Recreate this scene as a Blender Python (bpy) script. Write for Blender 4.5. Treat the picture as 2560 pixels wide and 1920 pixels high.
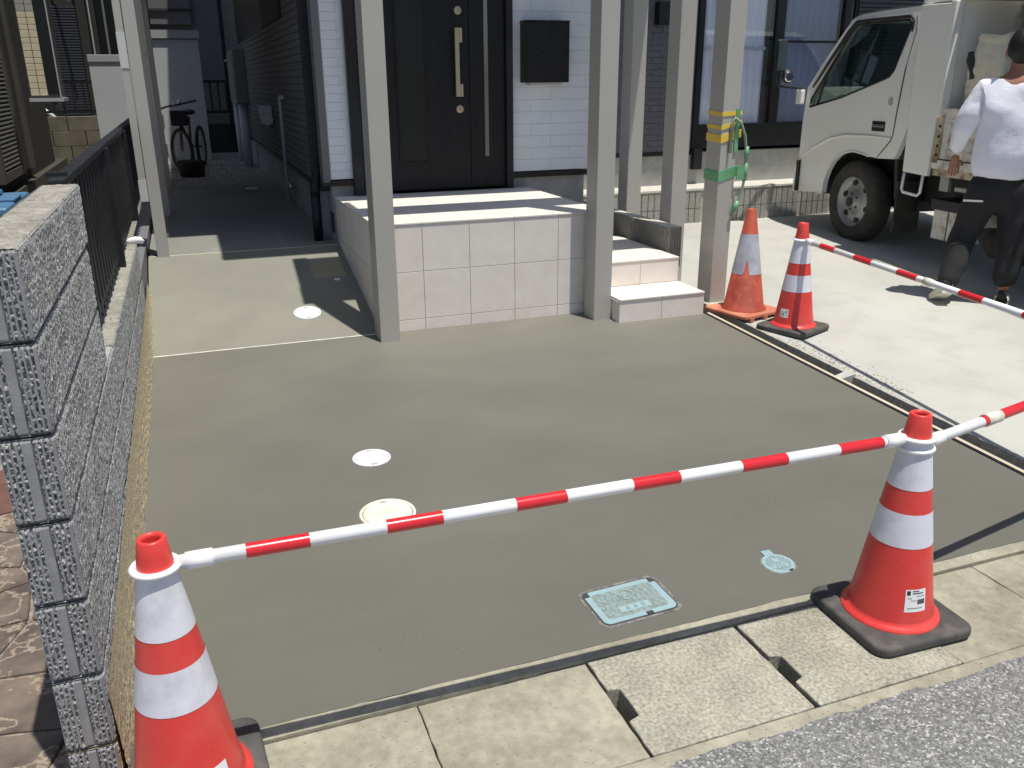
import bpy, bmesh, math, random
from mathutils import Vector, Matrix, noise
random.seed(7)
R = math.radians
D = bpy.data
SC = bpy.context.scene
for o in list(D.objects): D.objects.remove(o)
COL = SC.collection

# ------------------------------------------------------------------ camera
f_px, yaw, pitch, roll = 2138.77, -0.353879, 0.341310, -0.00719303
cam = D.cameras.new('camera'); co = D.objects.new('camera', cam); COL.objects.link(co)
cam.sensor_width = 36.0; cam.lens = f_px / 2560 * 36.0
cam.clip_start = 0.05; cam.clip_end = 2000
fw = Vector((-math.sin(yaw)*math.cos(pitch), math.cos(yaw)*math.cos(pitch), -math.sin(pitch)))
rt = Vector((math.cos(yaw), math.sin(yaw), 0)); up = rt.cross(fw)
r2 = rt*math.cos(roll)+up*math.sin(roll); u2 = -rt*math.sin(roll)+up*math.cos(roll)
M = Matrix((r2, u2, -fw)).transposed().to_4x4(); M.translation = Vector((-1.00665, -5.12092, 1.48951))
co.matrix_world = M
SC.camera = co

# ------------------------------------------------------------------ light
SUN = Vector((0.106, -0.222, 1.0)).normalized()
w = D.worlds.new('World'); SC.world = w; w.use_nodes = True
nt = w.node_tree; bg = nt.nodes['Background']
sky = nt.nodes.new('ShaderNodeTexSky'); sky.sky_type = 'NISHITA'; sky.sun_disc = False
sky.sun_elevation = math.asin(SUN.z); sky.sun_rotation = math.atan2(SUN.x, SUN.y)
sky.air_density = 1.0; sky.dust_density = 1.2; sky.ozone_density = 1.0
nt.links.new(sky.outputs[0], bg.inputs[0]); bg.inputs[1].default_value = 0.094
sl = D.lights.new('sun', 'SUN'); sl.energy = 4.75; sl.angle = R(0.53); sl.color = (1.0, 0.957, 0.87)
so = D.objects.new('sun', sl); COL.objects.link(so)
so.rotation_euler = SUN.to_track_quat('Z', 'Y').to_euler()
vs = SC.view_settings; vs.view_transform = 'Standard'; vs.look = 'None'; vs.exposure = 0.0; vs.gamma = 1.0
vs.use_curve_mapping = False
SC.cycles.max_bounces = 7; SC.cycles.diffuse_bounces = 4; SC.cycles.glossy_bounces = 3
SC.cycles.transparent_max_bounces = 8

# ------------------------------------------------------------------ materials
MATS = {}
def mat(name, c=(.5, .5, .5), rough=.6, metal=0., c2=None, ns=3., nd=6., c3=None, ns3=60., amt3=.5,
        bump=0., bs=40., bkind='noise', spec=.5, coat=0., lo=.35, hi=.65, stretch=(1, 1, 1), extra=None, rvar=0.):
    if name in MATS: return MATS[name]
    m = D.materials.new(name); m.use_nodes = True; MATS[name] = m
    t = m.node_tree; b = t.nodes['Principled BSDF']; L = t.links.new
    b.inputs['Roughness'].default_value = rough; b.inputs['Metallic'].default_value = metal
    b.inputs['Specular IOR Level'].default_value = spec; b.inputs['Coat Weight'].default_value = coat
    b.inputs['Base Color'].default_value = (*c, 1)
    g = t.nodes.new('ShaderNodeNewGeometry'); mp = t.nodes.new('ShaderNodeMapping'); mp.inputs['Scale'].default_value = stretch
    L(g.outputs['Position'], mp.inputs[0]); P = mp.outputs[0]
    out = None
    def noisen(s, d=4., r=.55):
        n = t.nodes.new('ShaderNodeTexNoise'); n.inputs['Scale'].default_value = s; n.inputs['Detail'].default_value = d
        n.inputs['Roughness'].default_value = r; L(P, n.inputs['Vector']); return n
    def ramp(fac, a, bb, ca, cb):
        r = t.nodes.new('ShaderNodeValToRGB'); r.color_ramp.elements[0].position = a; r.color_ramp.elements[1].position = bb
        r.color_ramp.elements[0].color = (*ca, 1); r.color_ramp.elements[1].color = (*cb, 1); L(fac, r.inputs[0]); return r
    if c2 is not None:
        n = noisen(ns, nd); r = ramp(n.outputs[0], lo, hi, c, c2); out = r.outputs[0]
    if c3 is not None:
        n3 = noisen(ns3, 3.); r3 = ramp(n3.outputs[0], .5, .68, (0, 0, 0), (1, 1, 1))
        mx = t.nodes.new('ShaderNodeMix'); mx.data_type = 'RGBA'
        mu = t.nodes.new('ShaderNodeMath'); mu.operation = 'MULTIPLY'; mu.inputs[1].default_value = amt3
        L(r3.outputs[0], mu.inputs[0]); L(mu.outputs[0], mx.inputs[0])
        if out: L(out, mx.inputs[6])
        else: mx.inputs[6].default_value = (*c, 1)
        mx.inputs[7].default_value = (*c3, 1); out = mx.outputs[2]
    if extra: out = extra(t, L, P, out, ramp, noisen)
    if out: L(out, b.inputs['Base Color'])
    if rvar:
        nr = noisen(2.3, 5.); mr = t.nodes.new('ShaderNodeMapRange'); mr.inputs[3].default_value = rough-rvar; mr.inputs[4].default_value = rough+rvar
        mr.inputs[1].default_value = .3; mr.inputs[2].default_value = .7
        L(nr.outputs[0], mr.inputs[0]); L(mr.outputs[0], b.inputs['Roughness'])
    if bump:
        if bkind == 'vor':
            bn = t.nodes.new('ShaderNodeTexVoronoi'); bn.inputs['Scale'].default_value = bs; L(P, bn.inputs['Vector']); src = bn.outputs['Distance']
        else:
            bn = noisen(bs, 6., .65); src = bn.outputs[0]
        bp = t.nodes.new('ShaderNodeBump'); bp.inputs['Strength'].default_value = 1.; bp.inputs['Distance'].default_value = bump
        L(src, bp.inputs['Height']); L(bp.outputs[0], b.inputs['Normal'])
    return m

def specks(cols, scale, thr=.5, amount=1., rnd=1.):
    """voronoi aggregate: each cell its own tone"""
    def fn(t, L, P, out, ramp, noisen):
        v = t.nodes.new('ShaderNodeTexVoronoi'); v.inputs['Scale'].default_value = scale; v.inputs['Randomness'].default_value = rnd; L(P, v.inputs['Vector'])
        s = t.nodes.new('ShaderNodeSeparateColor'); L(v.outputs['Color'], s.inputs[0])
        r = t.nodes.new('ShaderNodeValToRGB'); r.color_ramp.interpolation = 'CONSTANT'
        e = r.color_ramp.elements
        e[0].position = 0; e[0].color = (*cols[0][1], 1); e[1].position = cols[1][0]; e[1].color = (*cols[1][1], 1)
        for p, c in cols[2:]:
            k = e.new(p); k.color = (*c, 1)
        L(s.outputs[0], r.inputs[0])
        if out is None: return r.outputs[0]
        mx = t.nodes.new('ShaderNodeMix'); mx.data_type = 'RGBA'; mx.inputs[0].default_value = amount
        L(out, mx.inputs[6]); L(r.outputs[0], mx.inputs[7]); return mx.outputs[2]
    return fn

def wetness(t, L, P, out, ramp, noisen):
    g = t.nodes.new('ShaderNodeNewGeometry'); sp = t.nodes.new('ShaderNodeSeparateXYZ'); L(g.outputs['Position'], sp.inputs[0])
    mr = t.nodes.new('ShaderNodeMapRange'); mr.inputs[1].default_value = -3.0; mr.inputs[2].default_value = -.2; mr.inputs[3].default_value = .80; mr.inputs[4].default_value = 1.10; L(sp.outputs[1], mr.inputs[0])
    n = noisen(2.0, 5.); ma = t.nodes.new('ShaderNodeMath'); ma.operation = 'MULTIPLY_ADD'; ma.inputs[1].default_value = .22; L(n.outputs[0], ma.inputs[0]); L(mr.outputs[0], ma.inputs[2])
    vm = t.nodes.new('ShaderNodeVectorMath'); vm.operation = 'SCALE'; L(out, vm.inputs[0]); L(ma.outputs[0], vm.inputs['Scale'])
    n2 = noisen(420, 2.); r2 = ramp(n2.outputs[0], .62, .74, (1, 1, 1), (.72, .72, .72)); m2 = t.nodes.new('ShaderNodeVectorMath'); m2.operation = 'MULTIPLY'; L(vm.outputs[0], m2.inputs[0]); L(r2.outputs[0], m2.inputs[1])
    return m2.outputs[0]
m_pad = mat('wet_concrete', (.136, .134, .113), .6, extra=wetness, c2=(.152, .149, .126), ns=1.1, nd=6, c3=(.126, .127, .108), ns3=2.6, amt3=.3, bump=.0004, bs=45, rvar=.08, spec=.3, stretch=(.75, 1.25, 1))
m_ramp = mat('drying_concrete', (.205, .203, .168), .75, c2=(.252, .246, .205), ns=1.6, nd=7, c3=(.2, .2, .17), ns3=120, amt3=.35, bump=.0009, bs=70)
m_drive = mat('pale_concrete', (.425, .425, .395), .85, c2=(.50, .50, .465), ns=.8, nd=8, c3=(.34, .34, .31), ns3=4, amt3=.35, bump=.001, bs=60, stretch=(1, 1, 1))
def weather(dark, light, s1=3.5, s2=300):
    def fn(t, L, P, out, ramp, noisen):
        n = noisen(s1, 9., .62); r = ramp(n.outputs[0], .36, .66, dark, light)
        m = t.nodes.new('ShaderNodeVectorMath'); m.operation = 'MULTIPLY'; L(out, m.inputs[0]); L(r.outputs[0], m.inputs[1])
        n2 = noisen(s2, 2.); r2 = ramp(n2.outputs[0], .66, .73, (1, 1, 1), (1.5, 1.5, 1.45)); m2 = t.nodes.new('ShaderNodeVectorMath'); m2.operation = 'MULTIPLY'; L(m.outputs[0], m2.inputs[0]); L(r2.outputs[0], m2.inputs[1])
        n3 = noisen(s2*.35, 3.); r3 = ramp(n3.outputs[0], .64, .72, (1, 1, 1), (.55, .53, .5)); m3 = t.nodes.new('ShaderNodeVectorMath'); m3.operation = 'MULTIPLY'; L(m2.outputs[0], m3.inputs[0]); L(r3.outputs[0], m3.inputs[1])
        return m3.outputs[0]
    return fn
def veins(t, L, P, out, ramp, noisen):
    n = noisen(5.5, 5., .6); r = t.nodes.new('ShaderNodeValToRGB'); e = r.color_ramp.elements
    e[0].position = .475; e[0].color = (0, 0, 0, 1); e[1].position = .525; e[1].color = (0, 0, 0, 1); k = e.new(.5); k.color = (.75, .75, .75, 1)
    L(n.outputs[0], r.inputs[0]); mx = t.nodes.new('ShaderNodeMix'); mx.data_type = 'RGBA'; L(r.outputs[0], mx.inputs[0]); L(out, mx.inputs[6]); mx.inputs[7].default_value = (.42, .34, .26, 1)
    return mx.outputs[2]
m_gut = mat('gutter_concrete', (.30, .285, .225), .9, c2=(.42, .395, .315), ns=30, nd=10, lo=.3, hi=.7, bump=.0022, bs=170, extra=weather((.70, .69, .66), (1.12, 1.12, 1.1)))
m_slab = mat('porous_slab_concrete', (.25, .24, .20), .95, c2=(.52, .495, .43), ns=95, nd=8, c3=(.10, .095, .075), ns3=190, amt3=.6, bump=.003, bs=200, lo=.30, hi=.62, extra=weather((.78, .78, .72), (1.12, 1.12, 1.06), 5.))
m_asph = mat('worn_asphalt', (.12, .12, .12), .9, c2=(.22, .22, .215), ns=3, nd=8,
             extra=specks([(0, (.12, .12, .12)), (.22, (.18, .18, .178)), (.55, (.235, .235, .23)), (.78, (.33, .33, .32)), (.93, (.52, .515, .50))], 150, amount=.8), bump=.003, bs=190, bkind='vor')
m_earth = mat('bare_earth', (.16, .13, .1), .95, c2=(.22, .19, .15), ns=2, bump=.01, bs=12)
m_blk = mat('split_block_grey', (.15, .15, .15), .9, c2=(.74, .74, .735), ns=230, nd=4, lo=.34, hi=.66, c3=(.05, .05, .05), ns3=260, amt3=.55, bump=.005, bs=260, extra=weather((.78, .78, .77), (1.1, 1.1, 1.1), 6., 500))
m_blk_smooth = mat('block_smooth_band', (.26, .262, .27), .85, c2=(.33, .33, .338), ns=20, bump=.0008, bs=120)
m_blk_top = mat('block_top_dusty', (.27, .26, .225), .95, c2=(.47, .45, .40), ns=60, nd=12, lo=.3, hi=.65, c3=(.13, .13, .12), ns3=200, amt3=.7, bump=.004, bs=200, extra=weather((.72, .70, .66), (1.1, 1.1, 1.1), 9.))
m_base = mat('sandy_base_course', (.38, .31, .19), .95, c2=(.86, .72, .48), ns=170, nd=6, lo=.34, hi=.66, c3=(.12, .09, .05), ns3=220, amt3=.6, bump=.005, bs=200)
m_joint = mat('dark_mortar', (.05, .05, .05), .95)
m_tile = mat('porch_tile', (.75, .69, .63), .55, c2=(.80, .745, .69), ns=7, nd=9, c3=(.85, .80, .745), ns3=11, amt3=.35, bump=.0004, bs=60, spec=.4)
m_grout = mat('tile_grout', (.33, .315, .29), .9)
m_alu = mat('champagne_aluminium', (.45, .435, .40), .42, .15, c2=(.47, .455, .42), ns=2, spec=.5, bump=.0001, bs=300)
m_alu_dark = mat('screw_steel', (.5, .5, .5), .3, .9)
m_black = mat('black_metal', (.010, .011, .013), .5, .0, spec=.4, c2=(.018, .019, .022), ns=6)
m_door = mat('black_door_finish', (.010, .010, .011), .5, 0, spec=.3, c2=(.014, .014, .016), ns=30, stretch=(1, 1, .08), bump=.0004, bs=120)
m_dglass = mat('dark_door_glass', (.010, .012, .012), .3, 0, spec=.35)
m_brass = mat('champagne_gold_handle', (.50, .43, .29), .35, .55)
m_white_sd = mat('white_siding', (.76, .80, .85), .6, c2=(.79, .83, .88), ns=9, nd=6, bump=.0005, bs=90)
m_grey_sd = mat('charcoal_siding', (.105, .11, .13), .75, c2=(.135, .14, .162), ns=22, nd=7, bump=.002, bs=60)
m_dark_sd = mat('dark_side_siding', (.115, .12, .135), .8, c2=(.15, .155, .17), ns=18, nd=7, bump=.0015, bs=60)
m_found = mat('foundation_render', (.33, .335, .33), .85, c2=(.42, .42, .41), ns=4, nd=8, c3=(.24, .24, .23), ns3=9, amt3=.4, bump=.0008, bs=60)
def scuffs(t, L, P, out, ramp, noisen):
    n = noisen(150, 2.); r = ramp(n.outputs[0], .70, .745, (0, 0, 0), (.7, .7, .7)); n2 = noisen(7, 6., .65); r2 = ramp(n2.outputs[0], .5, .75, (0, 0, 0), (.28, .28, .28))
    ad = t.nodes.new('ShaderNodeMath'); ad.operation = 'MAXIMUM'; L(r.outputs[0], ad.inputs[0]); L(r2.outputs[0], ad.inputs[1])
    mx = t.nodes.new('ShaderNodeMix'); mx.data_type = 'RGBA'; L(ad.outputs[0], mx.inputs[0]); L(out, mx.inputs[6]); mx.inputs[7].default_value = (.74, .20, .16, 1); return mx.outputs[2]
m_red = mat('red_cone_plastic', (.77, .062, .052), .36, spec=.5, c2=(.70, .05, .045), ns=5, rvar=.08, extra=scuffs)
m_redin = mat('red_cone_inside', (.42, .01, .015), .6)
def smudge(t, L, P, out, ramp, noisen):
    n = noisen(9, 9., .7); r = ramp(n.outputs[0], .50, .78, (1, 1, 1), (.72, .70, .70)); m = t.nodes.new('ShaderNodeVectorMath'); m.operation = 'MULTIPLY'; L(out, m.inputs[0]); L(r.outputs[0], m.inputs[1]); return m.outputs[0]
m_refl = mat('white_reflective_sheet', (.72, .72, .80), .4, c2=(.79, .79, .86), ns=8, rvar=.1, bump=.0004, bs=40, extra=smudge)
m_whp = mat('white_plastic', (.88, .885, .90), .35, spec=.5)
m_cream = mat('cream_plastic', (.72, .70, .60), .4)
m_redtape = mat('red_tape', (.66, .02, .028), .25, spec=.6, coat=.3)
m_rub = mat('black_rubber_base', (.045, .045, .045), .8, c2=(.095, .092, .085), ns=6, nd=7, c3=(.2, .18, .15), ns3=14, amt3=.35, bump=.001, bs=80)
m_orange = mat('faded_orange_cone', (.44, .075, .04), .65, c2=(.30, .04, .024), ns=6, nd=8, c3=(.5, .13, .08), ns3=18, amt3=.4)
m_orbase = mat('faded_orange_base', (.58, .24, .14), .7, c2=(.44, .14, .085), ns=7, nd=7)
m_dirtyw = mat('scuffed_white_sheet', (.60, .61, .68), .5, c2=(.42, .43, .50), ns=8, nd=7)
m_blue = mat('pale_blue_cover', (.26, .39, .43), .5, c2=(.30, .44, .475), ns=20, c3=(.28, .35, .35), ns3=35, amt3=.5)
m_bluegrit = mat('gritty_cover_recess', (.17, .21, .20), .9, c2=(.28, .33, .31), ns=60)
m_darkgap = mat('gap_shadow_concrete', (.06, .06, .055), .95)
m_frame = mat('dirty_iron_frame', (.09, .085, .085), .7, c2=(.24, .225, .205), ns=45, nd=5, bump=.002, bs=120)
m_lid = mat('white_drain_lid', (.74, .76, .82), .5, c2=(.82, .83, .86), ns=14, extra=smudge)
m_lid2 = mat('cream_drain_lid', (.80, .79, .68), .5, c2=(.74, .72, .61), ns=14, extra=smudge)
m_foam = mat('white_joint_strip', (.80, .78, .68), .8, c2=(.5, .49, .42), ns=12, nd=6, lo=.5, hi=.75)
m_wood = mat('pale_formwork_timber', (.50, .43, .33), .8, c2=(.62, .54, .42), ns=8, stretch=(1, .1, 1))
m_truck = mat('truck_white_paint', (.88, .875, .82), .36, spec=.5, c2=(.90, .895, .84), ns=1.5, coat=.15, rvar=.05)
m_trim = mat('truck_black_trim', (.015, .015, .016), .5)
m_bedp = mat('worn_truck_bed_paint', (.72, .69, .60), .6, c2=(.78, .75, .66), ns=6, nd=9, c3=(.20, .10, .055), ns3=8, amt3=.55, bump=.0008, bs=30)
m_rust = mat('rusty_sill', (.60, .52, .38), .8, c2=(.16, .085, .04), ns=9, nd=9, lo=.45, hi=.68)
m_tyre = mat('tyre_rubber', (.028, .026, .023), .85, c2=(.055, .05, .042), ns=7)
m_rim = mat('steel_rim_silver', (.42, .42, .42), .45, .4, c2=(.35, .34, .32), ns=9)
m_chrome = mat('chrome', (.8, .8, .82), .08, 1.)
m_sack = mat('canvas_sack', (.70, .64, .50), .9, c2=(.78, .73, .60), ns=12, bump=.003, bs=15)
m_tub = mat('red_tub_plastic', (.62, .12, .06), .5)
m_lattice = mat('galvanised_steel', (.30, .29, .26), .55, .3, c2=(.42, .40, .35), ns=12)
m_shirt = mat('white_shirt_cloth', (.76, .77, .88), .85, c2=(.80, .81, .91), ns=5, bump=.006, bs=9)
m_collar = mat('pale_blue_collar', (.30, .36, .55), .9)
m_pants = mat('charcoal_trousers', (.012, .013, .015), .9, c2=(.024, .024, .027), ns=6, bump=.008, bs=11)
m_skin = mat('skin', (.36, .17, .11), .6)
m_hair = mat('black_hair', (.008, .008, .009), .6, bump=.004, bs=60, stretch=(1, 1, .3))
m_shoe = mat('white_shoe', (.72, .69, .58), .6, c2=(.60, .57, .47), ns=25)
m_curtain = mat('white_curtain', (.86, .88, .95), .9, c2=(.78, .81, .90), ns=3, stretch=(6, 1, 1))
m_flag1 = mat('brown_flagstone', (.075, .058, .050), .75, c2=(.19, .15, .12), ns=6, nd=9, extra=veins, bump=.006, bs=14)
m_flag2 = mat('red_flagstone', (.17, .075, .058), .8, c2=(.11, .06, .05), ns=9, nd=7, bump=.002, bs=30)
m_flag3 = mat('tan_flagstone', (.20, .155, .12), .8, c2=(.09, .07, .06), ns=7, nd=8, extra=veins, bump=.003, bs=20)
m_mortar = mat('pale_mortar', (.34, .30, .25), .95, c2=(.16, .14, .12), ns=30, nd=6, bump=.004, bs=70)
m_gravel = mat('gravel', (.2, .195, .175), .95, c2=(.3, .285, .26), ns=30)
m_nwall = mat('neighbour_dark_wall', (.028, .028, .024), .8, c2=(.04, .039, .034), ns=5)
m_shut = mat('brown_shutter_metal', (.10, .095, .085), .5, .2)
m_shut2 = mat('shutter_slat_metal', (.30, .29, .27), .45, .3)
m_ctile = mat('cream_wall_tile', (.62, .54, .38), .6, c2=(.68, .60, .43), ns=14, bump=.0015, bs=30)
m_blkwall = mat('mossy_block', (.15, .14, .105), .95, c2=(.21, .195, .15), ns=5, nd=8, c3=(.08, .075, .05), ns3=3, amt3=.6, bump=.003, bs=50)
m_panel = mat('white_render_panel', (.50, .52, .55), .7, c2=(.54, .56, .59), ns=2)
m_cap = mat('panel_capping', (.42, .43, .45), .5)
m_louv = mat('navy_louvre', (.03, .034, .045), .5)
m_carw = mat('white_car_paint', (.75, .76, .78), .3, coat=.5)
m_bluepl = mat('blue_plastic', (.07, .17, .30), .45, c2=(.10, .21, .34), ns=3)
m_yt = mat('yellow_tape', (.80, .56, .08), .35, spec=.5)
m_gt = mat('green_tape', (.12, .34, .16), .4, c2=(.17, .42, .22), ns=8)
m_hose = mat('grey_green_hose', (.24, .30, .24), .5)
m_pipe = mat('grey_pvc_pipe', (.48, .49, .54), .5)
m_mbox = mat('grey_meter_box', (.17, .17, .18), .6)
m_pod = mat('aluminium_reflect_tag', (.62, .62, .60), .4, .2)
m_bred = mat('red_frame_paint', (.16, .016, .013), .4)
m_ink = mat('black_ink', (.02, .02, .02), .7)
m_label = mat('paper_label', (.85, .85, .86), .5)
m_green = mat('pale_green_cloth', (.25, .5, .35), .9)
m_ctile_shade = mat('shaded_wall_tile', (.35, .34, .31), .8, c2=(.40, .39, .36), ns=3)
m_rev = mat('ribbed_block_face', (.27, .265, .24), .95, c2=(.40, .39, .355), ns=60, nd=6, bump=.004, bs=90)
m_revs = mat('ribbed_block_groove', (.50, .48, .42), .9, c2=(.40, .385, .34), ns=20)
m_capl = mat('pale_coping', (.62, .60, .53), .85, c2=(.54, .52, .46), ns=12)
m_pot = mat('dark_pot', (.025, .022, .016), .9, c2=(.04, .035, .02), ns=20)

def glass_mat(name, tint, gl=.12, refl=.35):
    m = D.materials.new(name); m.use_nodes = True; t = m.node_tree; t.nodes.clear(); L = t.links.new
    o = t.nodes.new('ShaderNodeOutputMaterial'); tr = t.nodes.new('ShaderNodeBsdfTransparent'); tr.inputs[0].default_value = (*tint, 1)
    g = t.nodes.new('ShaderNodeBsdfGlossy'); g.inputs['Roughness'].default_value = .02; g.inputs[0].default_value = (.9, .93, .95, 1)
    lw = t.nodes.new('ShaderNodeLayerWeight'); lw.inputs[0].default_value = .5; pw = t.nodes.new('ShaderNodeMath'); pw.operation = 'POWER'; pw.inputs[1].default_value = 4.
    L(lw.outputs['Facing'], pw.inputs[0]); mu = t.nodes.new('ShaderNodeMath'); mu.operation = 'MULTIPLY_ADD'; mu.inputs[1].default_value = .9; mu.inputs[2].default_value = .05
    L(pw.outputs[0], mu.inputs[0]); mx = t.nodes.new('ShaderNodeMixShader'); L(mu.outputs[0], mx.inputs[0]); L(tr.outputs[0], mx.inputs[1]); L(g.outputs[0], mx.inputs[2]); L(mx.outputs[0], o.inputs[0])
    return m
m_cabglass = glass_mat('tinted_cab_glass', (.42, .52, .48))
m_winglass = glass_mat('window_glass', (.97, .98, 1.))
def poly_mat():
    m = D.materials.new('brown_polycarbonate'); m.use_nodes = True; t = m.node_tree; t.nodes.clear(); L = t.links.new
    o = t.nodes.new('ShaderNodeOutputMaterial'); tr = t.nodes.new('ShaderNodeBsdfTransparent'); tr.inputs[0].default_value = (.38, .34, .28, 1)
    d = t.nodes.new('ShaderNodeBsdfTranslucent'); d.inputs[0].default_value = (.3, .28, .24, 1); mx = t.nodes.new('ShaderNodeMixShader'); mx.inputs[0].default_value = .45
    L(tr.outputs[0], mx.inputs[1]); L(d.outputs[0], mx.inputs[2]); L(mx.outputs[0], o.inputs[0]); return m
m_poly = poly_mat()
m_frost = m_poly.copy(); m_frost.name = 'frosted_sheet'
for n_ in m_frost.node_tree.nodes:
    if n_.type == 'BSDF_TRANSPARENT': n_.inputs[0].default_value = (.16, .17, .18, 1)
    if n_.type == 'BSDF_TRANSLUCENT': n_.inputs[0].default_value = (.7, .72, .75, 1)
    if n_.type == 'MIX_SHADER': n_.inputs[0].default_value = .5

# ------------------------------------------------------------------ helpers
class MB:
    """collects shapes, builds ONE mesh object"""
    def __init__(s): s.bm = bmesh.new()
    def box(s, x0, x1, y0, y1, z0, z1, mi=0):
        v = [s.bm.verts.new(p) for p in ((x0,y0,z0),(x1,y0,z0),(x1,y1,z0),(x0,y1,z0),(x0,y0,z1),(x1,y0,z1),(x1,y1,z1),(x0,y1,z1))]
        for q in ((3,2,1,0),(4,5,6,7),(0,1,5,4),(1,2,6,5),(2,3,7,6),(3,0,4,7)):
            f = s.bm.faces.new([v[i] for i in q]); f.material_index = mi
        return s
    def hexa(s, bot, top, mi=0):
        v = [s.bm.verts.new(p) for p in list(bot)+list(top)]; n = len(bot)
        s.bm.faces.new(v[:n][::-1]).material_index = mi; s.bm.faces.new(v[n:]).material_index = mi
        for i in range(n):
            s.bm.faces.new((v[i], v[(i+1) % n], v[n+(i+1) % n], v[n+i])).material_index = mi
        return s
    def prism(s, poly, z0, z1, mi=0): return s.hexa([(x, y, z0) for x, y in poly], [(x, y, z1) for x, y in poly], mi)
    def lathe(s, prof, n=40, c=(0, 0, 0), axis='z', mi=0, cap=True, smooth=True):
        rings = []
        for r, h in prof:
            ring = []
            for k in range(n):
                a = 2*math.pi*k/n; x, y = r*math.cos(a), r*math.sin(a)
                p = {'z': (x, y, h), 'x': (h, x, y), 'y': (y, h, x)}[axis]
                ring.append(s.bm.verts.new((c[0]+p[0], c[1]+p[1], c[2]+p[2])))
            rings.append(ring)
        for a, b in zip(rings, rings[1:]):
            for k in range(n):
                f = s.bm.faces.new((a[k], a[(k+1) % n], b[(k+1) % n], b[k])); f.material_index = mi; f.smooth = smooth
        if cap:
            s.bm.faces.new(rings[0][::-1]).material_index = mi; s.bm.faces.new(rings[-1]).material_index = mi
        return s
    def tube(s, pts, r, n=10, mi=0, cap=True, closed=False):
        pts = [Vector(p) for p in pts]; rs = r if isinstance(r, (list, tuple)) else [r]*len(pts); rings = []
        m = len(pts); prev = None
        for i, p in enumerate(pts):
            if closed: d = pts[(i+1) % m]-pts[i-1]
            else: d = (pts[min(i+1, m-1)]-pts[max(i-1, 0)])
            d.normalize()
            if prev is None:
                u = d.orthogonal().normalized()
            else:
                u = (prev-d*prev.dot(d)).normalized()
            prev = u; v = d.cross(u)
            rings.append([s.bm.verts.new(p+(u*math.cos(2*math.pi*k/n)+v*math.sin(2*math.pi*k/n))*rs[i]) for k in range(n)])
        prs = list(zip(rings, rings[1:]))+([(rings[-1], rings[0])] if closed else [])
        for a, b in prs:
            for k in range(n):
                f = s.bm.faces.new((a[k], a[(k+1) % n], b[(k+1) % n], b[k])); f.smooth = True; f.material_index = mi
        if cap and not closed:
            s.bm.faces.new(rings[0][::-1]).material_index = mi; s.bm.faces.new(rings[-1]).material_index = mi
        return s
    def grid(s, fn, nu, nv, mi=0, smooth=False):
        V = [[s.bm.verts.new(fn(i/nu, j/nv)) for j in range(nv+1)] for i in range(nu+1)]
        for i in range(nu):
            for j in range(nv):
                f = s.bm.faces.new((V[i][j], V[i+1][j], V[i+1][j+1], V[i][j+1])); f.material_index = mi; f.smooth = smooth
        return s
    def ball(s, c, r, sc=(1, 1, 1), n=16, mi=0):
        res = bmesh.ops.create_uvsphere(s.bm, u_segments=n, v_segments=n//2+2, radius=r)
        for v in res['verts']: v.co = Vector((v.co.x*sc[0]+c[0], v.co.y*sc[1]+c[1], v.co.z*sc[2]+c[2]))
        for v in res['verts']:
            for f in v.link_faces: f.smooth = True; f.material_index = mi
        return s
    def build(s, name, mats, parent=None, bevel=0., seg=2, recalc=True, loc=None):
        if recalc: bmesh.ops.recalc_face_normals(s.bm, faces=s.bm.faces)
        me = D.meshes.new(name); s.bm.to_mesh(me); s.bm.free()
        for m in (mats if isinstance(mats, (list, tuple)) else [mats]): me.materials.append(m)
        o = D.objects.new(name, me); COL.objects.link(o)
        if parent: o.parent = parent
        if loc: o.location = loc
        if bevel:
            b = o.modifiers.new('bevel', 'BEVEL'); b.width = bevel; b.segments = seg; b.limit_method = 'ANGLE'; b.angle_limit = R(35)
        return o
def tag(o, label=None, cat=None, group=None, kind=None):
    for k, v in (('label', label), ('category', cat), ('group', group), ('kind', kind)):
        if v: o[k] = v
    return o
def thing(name, label, cat, loc=(0, 0, 0), rz=0., group=None):
    o = D.objects.new(name, None); COL.objects.link(o); o.location = loc; o.rotation_euler = (0, 0, rz); o.empty_display_size = .1
    return tag(o, label, cat, group)
def box(name, m, parent, x0, x1, y0, y1, z0, z1, bevel=0.):
    return MB().box(x0, x1, y0, y1, z0, z1).build(name, m, parent, bevel)
def inst(src, parent, loc, name=None):
    o = src.copy(); COL.objects.link(o); o.parent = parent; o.location = loc
    if name: o.name = name
    return o
def copy_tree(o, parent=None):
    c = o.copy(); COL.objects.link(c); c.parent = parent
    for ch in [x for x in D.objects if x.parent == o]: copy_tree(ch, c)
    return c
def rrect(cx, cy, wx, wy, r, n=6, rot=0.):
    pts = []
    for sx, sy, a0 in ((1, 1, 0), (-1, 1, 90), (-1, -1, 180), (1, -1, 270)):
        for k in range(n+1):
            a = R(a0+90*k/n); x = sx*(wx/2-r)+r*math.cos(a); y = sy*(wy/2-r)+r*math.sin(a)
            pts.append((cx+x*math.cos(rot)-y*math.sin(rot), cy+x*math.sin(rot)+y*math.cos(rot)))
    return pts
def nz(x, y, z, s): return noise.noise(Vector((x*s, y*s, z*s)))
def gz(y): return .04*y                       # fall of the front pad and the driveway
SR = .33/1.38
def rz(y): return SR*y if y < 1.38 else .33   # ramp then level path

# ------------------------------------------------------------------ setting: ground
tag(MB().box(-300, 300, -300, 300, -.7, -.5).build('ground', m_earth), kind='structure')

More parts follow.
